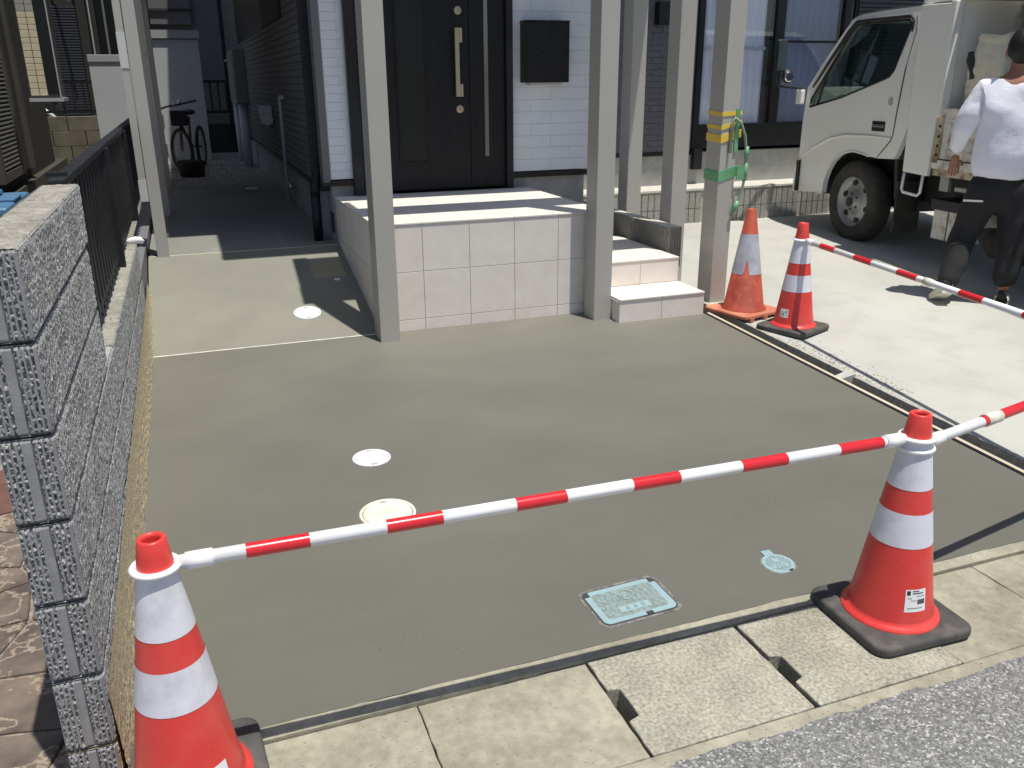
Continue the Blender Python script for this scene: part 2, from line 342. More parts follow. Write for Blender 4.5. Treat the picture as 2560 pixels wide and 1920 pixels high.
# pavement edge: asphalt lapping unevenly over the gutter's outer lip
mb = MB()
n = 300
top = []
for i in range(n+1):
    x = -3+6.5*i/n; y = -3.655+.014*nz(x, 0, 0, 5)+.012*nz(x, 3, 0, 22)+.006*nz(x, 5, 0, 70)
    top.append((x, y))
mb.prism([(-60, -14), (60, -14), (60, -3.66), (3.5, -3.66)]+top[::-1]+[(-60, -3.66)], -.49, -.1375)
tag(mb.build('road', m_asph), kind='structure')

def slope_slab(name, m, x0, x1, y0, y1, zf, thick=.3, nx=2, ny=2, amp=0.):
    mb = MB()
    mb.hexa([(x0, y0, zf(y0)-thick), (x1, y0, zf(y0)-thick), (x1, y1, zf(y1)-thick), (x0, y1, zf(y1)-thick)],
            [(x0, y0, zf(y0)), (x1, y0, zf(y0)), (x1, y1, zf(y1)), (x0, y1, zf(y1))])
    o = mb.build(name, m); tag(o, kind='structure'); return o
slope_slab('concrete_pad', m_pad, -1.33, 2.17, -3.165, -.006, gz)
slope_slab('concrete_ramp', m_ramp, -1.33, .02, .004, 1.376, rz)
m_path = mat('shaded_path_concrete', (.19, .195, .175), .7, c2=(.25, .25, .225), ns=1.6, nd=7, bump=.0008, bs=70)  # a little darker and bluer than the ramp: alley shade put into the colour
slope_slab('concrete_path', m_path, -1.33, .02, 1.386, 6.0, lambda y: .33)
slope_slab('driveway', m_drive, 2.315, 14, -3.165, 8, gz)
slope_slab('driveway_strip', m_drive, 2.17, 2.315, .02, 1.2, lambda y: .01+.04*y)
tag(MB().box(-1.5, 3, 6.004, 14, -.2, .31).build('back_yard', m_gravel), kind='structure')
tag(MB().box(-9, -1.445, -3.66, 22, -.45, -.152).build('neighbour_yard', m_mortar), kind='structure')
tag(MB().box(-14, -1.5, 13, 30, -.3, .1).build('rear_lot', m_gut), kind='structure')
# joint strips
for nm, y, z, x1 in (('front', -.001, .0012, .0), ('rear', 1.381, .3312, .0)):
    mb = MB(); k = 60
    for i in range(k):
        xa = -1.325+1.325*i/k; xb = -1.325+1.325*(i+1)/k; hw = .0050+.004*abs(nz(xa, y, 0, 9))
        if nm == 'rear': hw = .002+.0035*max(0, nz(xa, y, 2, 4)+.15)
        mb.box(xa, xb, y-hw, y+hw, z-.02, z+.001*abs(nz(xa, 1, 1, 12)))
    tag(mb.build('joint_strip', m_foam), kind='structure')
# loose grit specks on the pad near the front
mb = MB()
for i in range(150):
    cx, cy = (1.0+random.gauss(0, .16), -2.62+random.gauss(0, .06)) if i < 85 else ((random.uniform(-1.2, 2.0), random.uniform(-3.1, -.1)) if i < 125 else (-.55+random.gauss(0, .12), -2.95+random.gauss(0, .05)))
    r = random.uniform(.0012, .0032); mb.lathe([(r, -.001), (r*.4, .0012)], 5, (cx, cy, gz(cy)))
tag(mb.build('grit', m_joint), kind='stuff')
# trowelled smear of drier mortar along front kerb
# ------------------------------------------------------------------ street gutter
gut = thing('street_gutter', 'concrete street gutter with slab covers between the fresh pad and the asphalt', 'gutter', (0, 0, 0))
mb = MB(); k = 170
for i in range(k):
    xa = -3+7.0*i/k; xb = -3+7.0*(i+1)/k
    ya = -3.167+.004*nz(xa, 1, 0, 7)+.003*nz(xa, 1, 0, 25); yb = -3.167+.004*nz(xb, 1, 0, 7)+.003*nz(xb, 1, 0, 25)
    ja = -3.211+.003*nz(xa, 4, 0, 18); jb = -3.211+.003*nz(xb, 4, 0, 18)
    mb.hexa([(xa, ja, -.49), (xb, jb, -.49), (xb, yb+.03, -.49), (xa, ya+.03, -.49)], [(xa, ja, -.131), (xb, jb, -.131), (xb, yb, -.1262), (xa, ya, -.1262)])
mb.build('kerb_lip', m_gut, gut)
mb = MB(); mb.box(-3, 4, -3.662, -3.614, -.49, -.141); mb.build('outer_lip', m_gut, gut)
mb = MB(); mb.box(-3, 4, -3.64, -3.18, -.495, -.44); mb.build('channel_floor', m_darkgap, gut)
def slab(x0, x1, m, notch_l=None, notch_r=None, z=-.14, y0=-3.611, y1=-3.215, rough=.003, seed=0):
    pts = []
    def edge(ax, ay, bx, by, n):
        for i in range(n):
            t = i/n; x = ax+(bx-ax)*t; y = ay+(by-ay)*t
            pts.append((x+rough*nz(x, y, seed, 23), y+rough*nz(x, y, seed+9, 23)))
    edge(x0, y0, x1, y0, 22)
    if notch_r:
        a, b, d = notch_r; edge(x1, y0, x1, a, 8); edge(x1, a, x1-d, a+.012, 3); edge(x1-d, a+.012, x1-d, b-.008, 6); edge(x1-d, b-.008, x1, b, 3); edge(x1, b, x1, y1, 8)
    else: edge(x1, y0, x1, y1, 20)
    edge(x1, y1, x0, y1, 22)
    if notch_l:
        a, b, d = notch_l; edge(x0, y1, x0, b, 8); edge(x0, b, x0+d, b-.008, 3); edge(x0+d, b-.008, x0+d, a+.012, 6); edge(x0+d, a+.012, x0, a, 3); edge(x0, a, x0, y0, 8)
    else: edge(x0, y1, x0, y0, 20)
    o = MB().prism(pts, -.43, z).build('slab', m, gut, bevel=.004, seg=2); return o
slab(-3.0, -1.30, m_gut); slab(-1.297, -.589, m_gut, seed=2)
slab(-.586, -.078, m_gut, seed=3)
slab(-.071, .432, m_slab, notch_l=(-3.478, -3.345, .037), z=-.137, seed=4)['label'] = 'porous slab cover with a dark hand slot at its left edge'
slab(.447, .962, m_slab, notch_l=(-3.505, -3.385, .034), z=-.136, seed=5)['label'] = 'porous slab cover under the black cone base, wide gap at left'
slab(.966, 1.42, m_gut, seed=6); slab(1.424, 4.0, m_gut, seed=7)
# grit in the far gutter
mb = MB()
for i in range(300):
    x = random.uniform(.97, 2.2) if i < 150 else random.uniform(-1.2, 1.0); y = random.uniform(-3.66, -3.2) if i < 150 else random.gauss(-3.64, .015); r = random.uniform(.001, .0035)
    mb.lathe([(r, -.002), (r*.8, r*.5), (r*.2, r*.8)], 5, (x, y, -.141), smooth=False)
tag(mb.build('stone_chips', m_gut), kind='stuff')
mb = MB()
for i in range(2600):
    x = random.uniform(-.4, 2.0); y = -3.675-abs(random.gauss(0, .28)) ; r = random.uniform(.0010, .0028)
    a = random.random()*6.28
    mb.hexa([(x+r*1.5*math.cos(a+t), y+r*math.sin(a+t), -.140) for t in (0, 1.7, 3.1, 4.6)], [(x+r*1.1*math.cos(a+t), y+r*.7*math.sin(a+t), -.1372+r*.35) for t in (0, 1.7, 3.1, 4.6)])
tag(mb.build('asphalt_aggregate', mat('aggregate_chips', (.36, .36, .35), .8, c2=(.62, .61, .6), ns=200)), kind='stuff')

# ------------------------------------------------------------------ formwork strip and open channel right of the pad
fwk = thing('formwork_strip', 'thin pale timber formwork strip along the right edge of the wet pad', 'formwork', (0, 0, 0))
MB().hexa([(2.172, -3.16, gz(-3.16)-.1), (2.178, -3.16, gz(-3.16)-.1), (2.178, -.3, gz(-.3)-.1), (2.172, -.3, gz(-.3)-.1)], [(2.172, -3.16, gz(-3.16)+.004), (2.178, -3.16, gz(-3.16)+.004), (2.178, -.3, gz(-.3)+.004), (2.172, -.3, gz(-.3)+.004)]).build('edge_board', m_black, fwk)
MB().hexa([(2.186, -3.16, gz(-3.16)-.1), (2.208, -3.16, gz(-3.16)-.1), (2.208, -.3, gz(-.3)-.1), (2.186, -.3, gz(-.3)-.1)], [(2.186, -3.16, gz(-3.16)+.006), (2.208, -3.16, gz(-3.16)+.006), (2.208, -.3, gz(-.3)+.006), (2.186, -.3, gz(-.3)+.006)]).build('timber_strip', m_wood, fwk)
box('cross_batten', m_wood, fwk, 2.209, 2.40, -2.87, -2.83, gz(-2.83)-.06, gz(-2.83)+.012)
ch = MB(); ch.box(2.172, 2.33, -3.2, .02, -.30, -.255); tag(ch.build('channel_floor', m_earth), kind='structure')
tag(MB().hexa([(2.214, -1.58, -.26), (2.314, -1.58, -.26), (2.314, -1.54, -.26), (2.214, -1.54, -.26)], [(2.214, -1.585, -.075), (2.314, -1.60, -.048), (2.314, -1.53, -.048), (2.214, -1.54, -.068)]).build('channel_divider', m_drive), kind='structure')
mb = MB()   # ragged edge of driveway slab
for i in range(120):
    ya = -3.16+3.16*i/120; yb = ya+3.16/120
    xa = 2.305+.006*nz(0, ya, 1, 14)+.004*nz(0, ya, 1, 50); xb = 2.305+.006*nz(0, yb, 1, 14)+.004*nz(0, yb, 1, 50)
    mb.hexa([(xa, ya, -.3), (2.33, ya, -.3), (2.33, yb, -.3), (xb, yb, -.3)], [(xa, ya, gz(ya)-.001), (2.33, ya, gz(ya)+.001), (2.33, yb, gz(yb)+.001), (xb, yb, gz(yb)-.001)])
tag(mb.build('driveway_edge', mat('rough_slab_edge', (.30, .295, .27), .95, c2=(.48, .46, .41), ns=50, nd=6, bump=.004, bs=60)), kind='structure')
mb = MB()
for i in range(420):
    y = random.uniform(-1.9, -.95); x = 2.33+abs(random.gauss(0, .07)); r = random.uniform(.002, .006)
    mb.lathe([(r, -.002), (r*.7, r*.6)], 5, (x, y, gz(y)), smooth=False)
tag(mb.build('spilled_grit', m_gut), kind='stuff')

# ------------------------------------------------------------------ covers in the pad
def lid(x, y, zf, sl, r, m, label, rim=True, grp='round white drain lids in the concrete'):
    t = thing('drain_cover', label, 'drain cover', (x, y, zf), 0, grp); t.rotation_euler = (math.atan(sl), 0, 0)
    MB().lathe([(r*1.03, -.02), (r*1.03, .0006)], 48).build('surround_gap', m_frame, t)
    MB().lathe([(r, -.02), (r, .0020), (r*.985, .0034), (r*.90, .0034), (r*.895, .0008), (r*.875, .0008)], 48, cap=False).build('rim', m, t)
    MB().lathe([(r*.895, -.01), (r*.895, .0009)], 48).build('seat_gap', m_frame, t)
    if rim:
        MB().lathe([(r*.865, -.01), (r*.865, .0022), (r*.855, .0030), (r*.6, .0030), (r*.59, .0024), (r*.57, .0024), (r*.56, .0030)], 48).build('lid', m, t)
        MB().box(-.012, .012, -r*.86, -r*.72, .003, .0046).box(-.012, .012, r*.72, r*.86, .003, .0046).build('lift_notch', m_cap, t)
    return t
lid(-.385, .359, rz(.359), SR, .087, m_lid, 'round white drain lid on the sunlit ramp left of the porch')
lid(-.398, -1.69, gz(-1.69), .04, .083, m_lid, 'smaller bluish white round drain lid in the middle of the pad')
lid(-.437, -2.18, gz(-2.18), .04, .109, m_lid2, 'larger cream white round drain lid partly behind the striped bar')
lid(-.32, 5.38, .33, 0, .075, m_lid, 'round white drain lid in the shade at the far end of the path')
MB().lathe([(.022, -.01), (.022, .003), (.016, .005)], 20, (-.112, .80, rz(.80))).build('small_drain_cap', m_lid)
tag(D.objects['small_drain_cap'], 'tiny white drain cap in the shade beside the porch', 'drain cap')

mc = thing('water_meter_cover', 'pale blue rectangular water meter cover with fish-scale ribs in the wet pad', 'meter cover', (.182, -3.0, gz(-3.0)))
mc.rotation_euler = (math.atan(.04), 0, R(2.5))
MB().prism(rrect(0, 0, .300, .206, .035), -.03, .0008).build('frame', m_frame, mc)
MB().prism(rrect(0, 0, .276, .184, .026), -.02, .0014).build('frame_gap', m_joint, mc)
cv = [(x, y) for x, y in rrect(0, 0, .266, .174, .022)]
# cover plate with two notched rear corners
plate = [(-.133, .062), (-.112, .062), (-.112, .087), (.112, .087), (.112, .062), (.133, .062)] + [p for p in rrect(0, 0, .266, .174, .022) if p[1] < -.02 and p[0] > 0][::1][::-1][::-1]
lower = [p for p in rrect(0, 0, .266, .174, .022) if p[1] < 0]
plate = [(-.133, .062), (-.112, .062), (-.112, .087), (.112, .087), (.112, .062), (.133, .062)] + sorted([p for p in lower if p[0] > 0], key=lambda p: (-p[1], 0))
right = [p for p in lower if p[0] > 0]; left = [p for p in lower if p[0] < 0]
right.sort(key=lambda p: (-p[1], p[0])); left.sort(key=lambda p: (p[1], -p[0]))
plate = [(.133, .062), *[p for p in right], *[p for p in left], (-.133, .062), (-.112, .062), (-.112, .087), (.112, .087), (.112, .062)]
MB().prism(plate, -.004, .0030).build('cover_plate', m_blue, mc)
MB().prism(rrect(0, 0, .222, .134, .012), .0025, .0034).build('recess', m_bluegrit, mc)
mb = MB()
for sx in (-1, 1):
    for rr in [.020+.0205*i for i in range(11)]:
        pts = []
        for a in range(0, 360, 6):
            x = sx*.112+rr*math.cos(R(a)); y = -.012+rr*1.0*math.sin(R(a))
            inside = abs(x) < .110 and abs(y) < .066 and not (abs(x) < .058 and -.050 < y < -.02) and (x*x+(y-.03)**2 > .026**2)
            if inside: pts.append((x, y))
            else:
                if len(pts) > 1: mb.tube([(p[0], p[1], .0043) for p in pts], .0017, 4)
                pts = []
        if len(pts) > 1: mb.tube([(p[0], p[1], .0043) for p in pts], .0017, 4)
tag(mb.build('ribs', m_blue, mc), kind='stuff')
mb = MB(); mb.tube([(.025*math.cos(R(a)), .03+.025*math.sin(R(a)), .005) for a in range(0, 360, 10)], .0016, 5, closed=True)
mb.box(-.012, .010, .024, .030, .0034, .005).box(-.006, .004, .034, .038, .0034, .005).box(.004, .008, .020, .040, .0034, .005)
mb.build('emblem_ring', m_blue, mc)
mb = MB(); mb.box(-.056, .056, -.050, -.021, .0034, .0044); mb.build('name_plate', m_blue, mc)
mb = MB()
for i, x in enumerate((-.034, -.006, .022)):   # worn characters
    mb.box(x, x+.014, -.030, -.0285, .0044, .0056).box(x+.006, x+.008, -.044, -.026, .0044, .0056).box(x-.001, x+.016, -.037, -.0355, .0044, .0056).box(x+.002, x+.012, -.0435, -.042, .0044, .0056)
mb.build('raised_lettering', m_bluegrit, mc)
MB().box(.016, .040, -.0885, -.074, .0028, .0045).build('pry_slot', m_joint, mc)
vc = thing('valve_cover', 'small round pale blue stop valve cover with a square hinge tab', 'valve cover', (.775, -2.985, gz(-2.985)))
vc.rotation_euler = (math.atan(.04), 0, R(-3))
MB().lathe([(.062, -.02), (.062, .0012)], 40).build('frame', m_frame, vc)
MB().lathe([(.057, -.01), (.057, .0030), (.054, .0038)], 40).build('lid', m_blue, vc)
MB().box(-.020, .018, .050, .083, -.01, .0034).build('hinge_tab', m_blue, vc)
mb = MB()
for i in range(-5, 6):
    for j in range(-5, 6):
        x, y = i*.0085, j*.0085
        if x*x+y*y < .045**2 and not (abs(x) < .03 and -.03 < y < -.008) and x*x+(y-.018)**2 > .015**2: mb.box(x-.0026, x+.0026, y-.0026, y+.0026, .0035, .0048)
tag(mb.build('grip_studs', m_bluegrit, vc), kind='stuff')
mb = MB(); mb.tube([(.014*math.cos(R(a)), .018+.014*math.sin(R(a)), .0042) for a in range(0, 360, 15)], .0011, 4, closed=True)
mb.box(-.03, .03, -.0095, -.0085, .0036, .0048).box(-.03, .03, -.030, -.029, .0036, .0048)
for x in (-.02, -.006, .008): mb.box(x, x+.009, -.020, -.019, .0036, .005).box(x+.004, x+.0055, -.027, -.012, .0036, .005)
mb.build('emblem', m_bluegrit, vc)
MB().prism([(.012, -.044), (.032, -.044), (.028, -.052), (.012, -.0565)], .003, .0042).build('pry_slot', m_joint, vc)

# ------------------------------------------------------------------ porch and steps (tiles are parts)
T = .303; G = .0025
porch = thing('tiled_porch', 'entrance porch clad in pale beige square tiles with two steps at its right', 'porch', (0, 0, 0))
box('core', m_grout, porch, .024, 1.545, .006, 1.44, -.05, .668)
box('step_core', m_grout, porch, 1.50, 2.155, .06, .98, -.05, .308)
box('step_core', m_grout, porch, 1.532, 2.155, -.285, .10, -.05, .135)
TH = .010
def tile(x0, x1, y0, y1, z0, z1):
    MB().box(x0, x1, y0, y1, z0, z1).build('tile', m_tile, porch, bevel=.0018, seg=2)
ZT = .676
xs = [.016, .303, .606, .909, 1.212, 1.515, 1.551]
xs = [.016, .303, .606, .909, 1.212, 1.553]
for r, (z1, z0) in enumerate(((ZT-.011, ZT-T), (ZT-T, ZT-2*T), (ZT-2*T, -.02))):
    for a, b in zip(xs, xs[1:]):
        tile(a+G/2, b-G/2, -.004, .006, z0+G/2, z1-G/2)
    ys = [.006, .303, .606, .909, 1.212, 1.44]
    for a, b in zip(ys, ys[1:]):
        zz0 = z0+G/2 if r < 2 else .0
        tile(.0145, .024, a+G/2, b-G/2, zz0, z1-G/2)
        tile(1.545, 1.5545, a+G/2, b-G/2, zz0, z1-G/2)
ys = [-.010, .303, .606, .909, 1.212, 1.444]
xt = [.008, .303, .606, .909, 1.212, 1.561]
for a, b in zip(ys, ys[1:]):
    for c, d in zip(xt, xt[1:]): tile(c+G/2, d-G/2, a+G/2, b-G/2, ZT-.011, ZT)
# upper step
sx = [1.556, 1.858, 2.160]
for c, d in zip(sx, sx[1:]):
    tile(c+G/2, d-G/2, .050, .060, .145, .303)
    for a, b in ((.044, .35), (.35, .66), (.66, .98)): tile(c+G/2, d-G/2, a+G/2, b-G/2, .305, .316)
for a, b in ((.060, .35), (.35, .66), (.66, .98)): tile(2.155, 2.165, a+G/2, b-G/2, .0, .303)
# lower step
sx = [1.524, 1.838, 2.162]
for c, d in zip(sx, sx[1:]):
    tile(c+G/2, d-G/2, -.295, -.285, -.03, .130)
    tile(c+G/2, d-G/2, -.301, .050, .132, .143)
tile(1.522, 1.532, -.285, .0, -.03, .130)
tile(2.155, 2.165, -.285, .05, -.03, .130)

# ------------------------------------------------------------------ house
house = thing('house', 'two-storey house with black entrance door, white and charcoal brick-pattern siding', 'house', (0, 1.44, .33))
H0 = Vector((0, 1.44, .33))
def hb(name, m, x0, x1, y0, y1, z0, z1, bevel=0., parent=None):
    mb = MB(); mb.box(x0, x1, y0-H0.y, y1-H0.y, z0-H0.z, z1-H0.z); return mb.build(name, m, parent or house, bevel)
hb('foundation', m_found, .005, 2.075, 1.47, 1.60, -.1, .79)
hb('foundation', m_found, .005, .12, 1.60, 12.5, -.1, .72)
hb('foundation', m_found, 2.0, 9.0, 2.98, 3.15, -.1, .76)
hb('foundation', m_found, 2.0, 2.08, 1.60, 3.15, -.1, .79)
hb('wall', m_white_sd, -.045, 2.10, 1.452, 1.60, 2.28, 6.8)
hb('wall', m_white_sd, -.004, .165, 1.452, 1.60, .80, 2.28)
hb('wall', m_white_sd, 1.425, 2.10, 1.452, 1.60, .80, 2.28)
hb('wall', m_dark_sd, -.040, .12, 1.601, 12.5, .735, 6.8)
hb('wall', m_grey_sd, 2.0, 2.10, 1.601, 3.2, .80, 6.8)
hb('wall', m_grey_sd, 2.0, 9.0, 2.962, 3.2, 2.45, 6.8)
hb('wall', m_grey_sd, 2.0, 4.0, 2.962, 3.2, .77, 2.45)
hb('wall', m_grey_sd, 5.86, 9.0, 2.962, 3.2, .77, 2.45)
hb('corner_trim', m_mbox, -.058, -.006, 1.442, 1.60, .78, 6.0)
hb('base_flashing', m_black, -.01, .17, 1.437, 1.47, .752, .792)
hb('base_flashing', m_black, 1.424, 2.108, 1.435, 1.47, .752, .794)
hb('base_flashing', m_black, 2.1, 4.0, 2.945, 2.98, .735, .768)
hb('base_flashing', m_black, -.058, .005, 1.60, 12.5, .70, .735)
# brick-pattern siding pieces
def brick_proto(L, Hh, m, th=.005):
    o = MB().box(-L/2, L/2, -th, .002, -Hh/2, Hh/2).build('brick', m, None, bevel=.0015, seg=1); return o
def brick_wall(x0, x1, z0, z1, yf, m, row=.0606, L=.227, off=.5):
    proto = {}
    r = 0; z = z0
    while z < z1-.01:
        x = x0-(L*off if r % 2 else 0)-.0001
        while x < x1-.004:
            a, b = max(x, x0), min(x+L, x1)
            if b-a > .02:
                key = round(b-a, 3)
                if key not in proto:
                    p = brick_proto(key-(.002 if m is m_white_sd else .004), row-(.0022 if m is m_white_sd else .0045), m); p.parent = house; proto[key] = p; o = p
                else: o = proto[key].copy(); COL.objects.link(o)
                o.parent = house
                o.location = Vector(((a+b)/2, yf+random.uniform(-.0007, .0007), z+row/2))-H0
            x += L
        z += row; r += 1
brick_wall(-.002, .156, .80, 2.26, 1.452, m_white_sd)
brick_wall(1.43, 2.098, .80, 2.26, 1.452, m_white_sd, row=.0909, L=.334)
brick_wall(3.38, 3.955, .775, 2.2, 2.962, m_grey_sd, row=.0575, L=.22)
# lapped boards of the dark side wall
mb = MB(); z = .74
while z < 2.7:
    mb.box(-.048, -.038, 1.62-H0.y, 12.5-H0.y, z-H0.z, z+.048-H0.z); z += .0565
tag(mb.build('siding_boards', m_dark_sd, house), kind='stuff')
# entrance door set
df = hb('door_frame', m_black, .165, 1.43, 1.40, 1.52, .68, .70)
for x0, x1 in ((.163, .235), (1.375, 1.428)): hb('jamb', m_black, x0, x1, 1.395, 1.50, .70, 2.95, .003, None)
hb('door_head', m_black, .163, 1.428, 1.395, 1.50, 2.95, 3.05)
door = hb('door', m_door, .24, 1.085, 1.425, 1.47, .70, 2.945, .002)
def db(name, m, x0, x1, y0, y1, z0, z1, bevel=0.): return MB().box(x0, x1, y0-H0.y, y1-H0.y, z0-H0.z, z1-H0.z).build(name, m, door, bevel)
db('glass_panel', m_dglass, .545, .735, 1.4205, 1.426, .93, 2.85)
for a, b, c, d in ((.52, .545, .90, 2.88), (.735, .76, .90, 2.88)): db('moulding', m_door, a, b, 1.417, 1.426, c, d, .002)
db('moulding', m_door, .52, .76, 1.417, 1.426, .885, .905, .002)
for z in (1.285, 1.975):
    MB().lathe([(.030, 0), (.030, -.008), (.022, -.012), (.008, -.013)], 28, (1.005, 1.425-H0.y, z-H0.z), 'y').build('lock_rose', m_brass, door)
    MB().box(1.003, 1.007, 1.4105-H0.y, 1.4125-H0.y, z-.01-H0.z, z+.01-H0.z).build('keyhole', m_ink, door)
mb = MB(); y0, y1 = 1.375-H0.y, 1.397-H0.y
mb.box(.966, .998, y0, y1, 1.375-H0.z, 1.855-H0.z); mb.box(.9985, 1.022, y0+.001, 1.425-H0.y, 1.375-H0.z, 1.465-H0.z); mb.box(.9985, 1.022, y0+.001, 1.425-H0.y, 1.755-H0.z, 1.855-H0.z)
mb.build('pull_handle', m_brass, door, bevel=.002)
side = hb('side_panel', m_door, 1.09, 1.372, 1.432, 1.475, .70, 2.945, .002)
MB().box(1.205, 1.236, 1.4255-H0.y, 1.433-H0.y, .93-H0.z, 2.85-H0.z).build('slit_glass', mat('bright_slit_glass', (.11, .12, .13), .05, .0, spec=1., coat=1.), side)
hb('threshold', m_alu_dark, .24, 1.372, 1.40, 1.425, .678, .699)
# ventilation grille in the foundation next to the porch
vg = hb('floor_vent', m_joint, -.001, .004, 1.47, 1.62, .40, .55)
# front ground-floor sliding window (right)
win = hb('window', m_black, 4.0, 5.86, 2.93, 3.02, .80, 1.035, .003)
def wb(name, m, x0, x1, y0, y1, z0, z1): return MB().box(x0, x1, y0-H0.y, y1-H0.y, z0-H0.z, z1-H0.z).build(name, m, win)
wb('frame', m_black, 4.0, 4.065, 2.93, 3.02, 1.035, 2.45); wb('frame', m_black, 4.925, 5.03, 2.925, 3.03, 1.035, 2.45); wb('frame', m_black, 5.79, 5.86, 2.93, 3.02, 1.035, 2.45)
wb('frame', m_black, 4.0, 5.86, 2.93, 3.02, 2.40, 2.45)
wb('pane', m_winglass, 4.065, 4.925, 2.950, 2.954, 1.035, 2.40); wb('pane', glass_mat('dim_window_glass', (.74, .76, .82)), 5.03, 5.79, 2.960, 2.964, 1.035, 2.40)
wb('mid_rail', m_black, 5.03, 5.79, 2.95, 2.9595, 1.84, 1.865)
mb = MB(); mb.grid(lambda u, v: (4.07+.78*u, 3.000-H0.y+.012*math.sin(u*58), 1.04-H0.z+1.36*v), 110, 1, smooth=True)
mb.grid(lambda u, v: (5.05+.72*u, 3.015-H0.y+.010*math.sin(u*50), 1.04-H0.z+1.36*v), 90, 1, smooth=True); mb.build('curtain', m_curtain, win)
MB().box(4.07, 4.85, 2.982-H0.y, 2.986-H0.y, 1.77-H0.z, 1.80-H0.z).build('reflective_band', m_panel, win)
wb('inner_wall', m_found, 4.0, 5.86, 3.20, 3.24, .8, 2.5)
hb('hose_outlet_box', m_black, 4.02, 4.12, 2.91, 2.985, .585, .80)
hb('wall_light', m_black, 3.50, 3.62, 2.86, 2.953, 1.99, 2.20, .004)
# dark louvre shutter right of the window behind the truck
ls = hb('roller_shutter', m_black, 5.92, 8.4, 2.93, 2.961, .80, 2.6)
mb = MB()
for i in range(42): mb.box(5.95, 8.35, 2.915-H0.y, 2.931-H0.y, .82+i*.042-H0.z, .848+i*.042-H0.z)
tag(mb.build('slats', m_louv, ls), kind='stuff')
# unseen main and porch roofs, shaped to cast and soften the shade in front
hb('main_roof', m_mbox, -.52, 2.3, .74, 13, 6.8, 6.95)
hb('main_roof', m_mbox, 2.301, 9.4, 1.58, 13, 6.8, 6.95)
hb('porch_roof', m_frost, -.061, 2.6, .565, 1.44, 3.32, 3.325)
hb('porch_roof', m_mbox, -.51, -.062, .565, 1.85, 3.32, 3.45)  # carried back over the alley to close a lit sliver in the shade
hb('back_wall', m_dark_sd, -.045, 9.0, 12.501, 12.7, 0, 6.8)
hb('right_wall', m_grey_sd, 9.001, 9.2, 2.96, 12.7, 0, 6.8)
# side window of the alley
hb('side_window', m_dglass, -.055, -.045, 5.2, 9.2, 2.02, 3.2)
hb('side_window', m_black, -.075, -.049, 3.3, 5.0, 2.03, 3.2)
# mailbox hangs on the wall
mbx = thing('mailbox', 'plain black wall mailbox on the white siding right of the entrance door', 'mailbox', (1.68, 1.443, 1.46))
MB().box(-.177, .177, -.135, 0, .01, .44).build('body', m_door, mbx, bevel=.004)
MB().box(-.180, .180, -.14, -.001, .441, .452).build('top_flap', m_black, mbx, bevel=.002)
MB().lathe([(.016, 0), (.016, -.004), (.008, -.006)], 20, (-.085, -.135, .235), 'y').build('lock', m_black, mbx)
MB().box(-.13, .13, -.10, -.003, -.006, .01).build('bottom_tray', m_panel, mbx)
# downspout
ds = thing('downspout', 'black rainwater downspout on the dark side wall, offset near its foot', 'downspout', (-.085, 1.64, .33))
MB().box(-.036, .036, -.03, .04, .52, 5.6).build('upper_pipe', m_black, ds, bevel=.012, seg=3)
MB().tube([(0, 0, .56), (.006, -.002, .50), (-.02, -.03, .42), (-.022, -.034, .34)], .038, 14).build('offset_elbow', m_black, ds)
MB().tube([(-.022, -.034, .36), (-.022, -.034, .0)], .036, 16).build('lower_pipe', m_black, ds)
# meter box, pipes, vent hood, tap along the alley
mt = thing('meter_box', 'grey electric meter box high on the dark side wall of the alley', 'meter box', (-.05, 8.9, 1.2))
MB().box(-.16, .0, -.75, .75, 0, .72).build('body', m_mbox, mt, bevel=.006); MB().box(-.168, -.161, -.60, .60, .06, .66).build('door', m_mbox, mt, bevel=.003)
MB().ball((-.175, .72, .6), .02).build('latch', m_alu_dark, mt)
for y, lab in ((9.45, 'left grey drain pipe below the meter box'), (8.3, 'right grey drain pipe below the meter box')):
    p = MB().tube([(-.13, y, .28), (-.13, y, 1.22)], .065, 16).build('drain_pipe', m_pipe); tag(p, lab, 'pipe')
vh = thing('vent_hood', 'small white gas vent hood on the dark side wall of the alley', 'vent', (-.05, 5.1, 1.05))
MB().hexa([(-.10, -.22, 0), (0, -.22, 0), (0, .22, 0), (-.10, .22, 0)], [(-.13, -.17, .2), (0, -.17, .2), (0, .17, .2), (-.13, .17, .2)]).build('hood', m_panel, vh, bevel=.01)
MB().lathe([(.06, -.22), (.06, -.30)], 16, (-.07, 0, .06), 'y').build('outlet', m_panel, vh)
wt = thing('standpipe', 'thin grey water pipe with a tap on the side wall of the alley', 'pipe', (-.06, 3.95, .33))
MB().tube([(0, 0, 0), (0, 0, .98), (.0, -.02, 1.02), (0, -.22, 1.02)], .018, 12).build('riser', m_pipe, wt)
MB().tube([(0, 0, .20), (0, -.30, .20)], .016, 10).tube([(0, -.3, .22), (0, -.3, .16)], .026, 10).build('tap', m_alu_dark, wt)

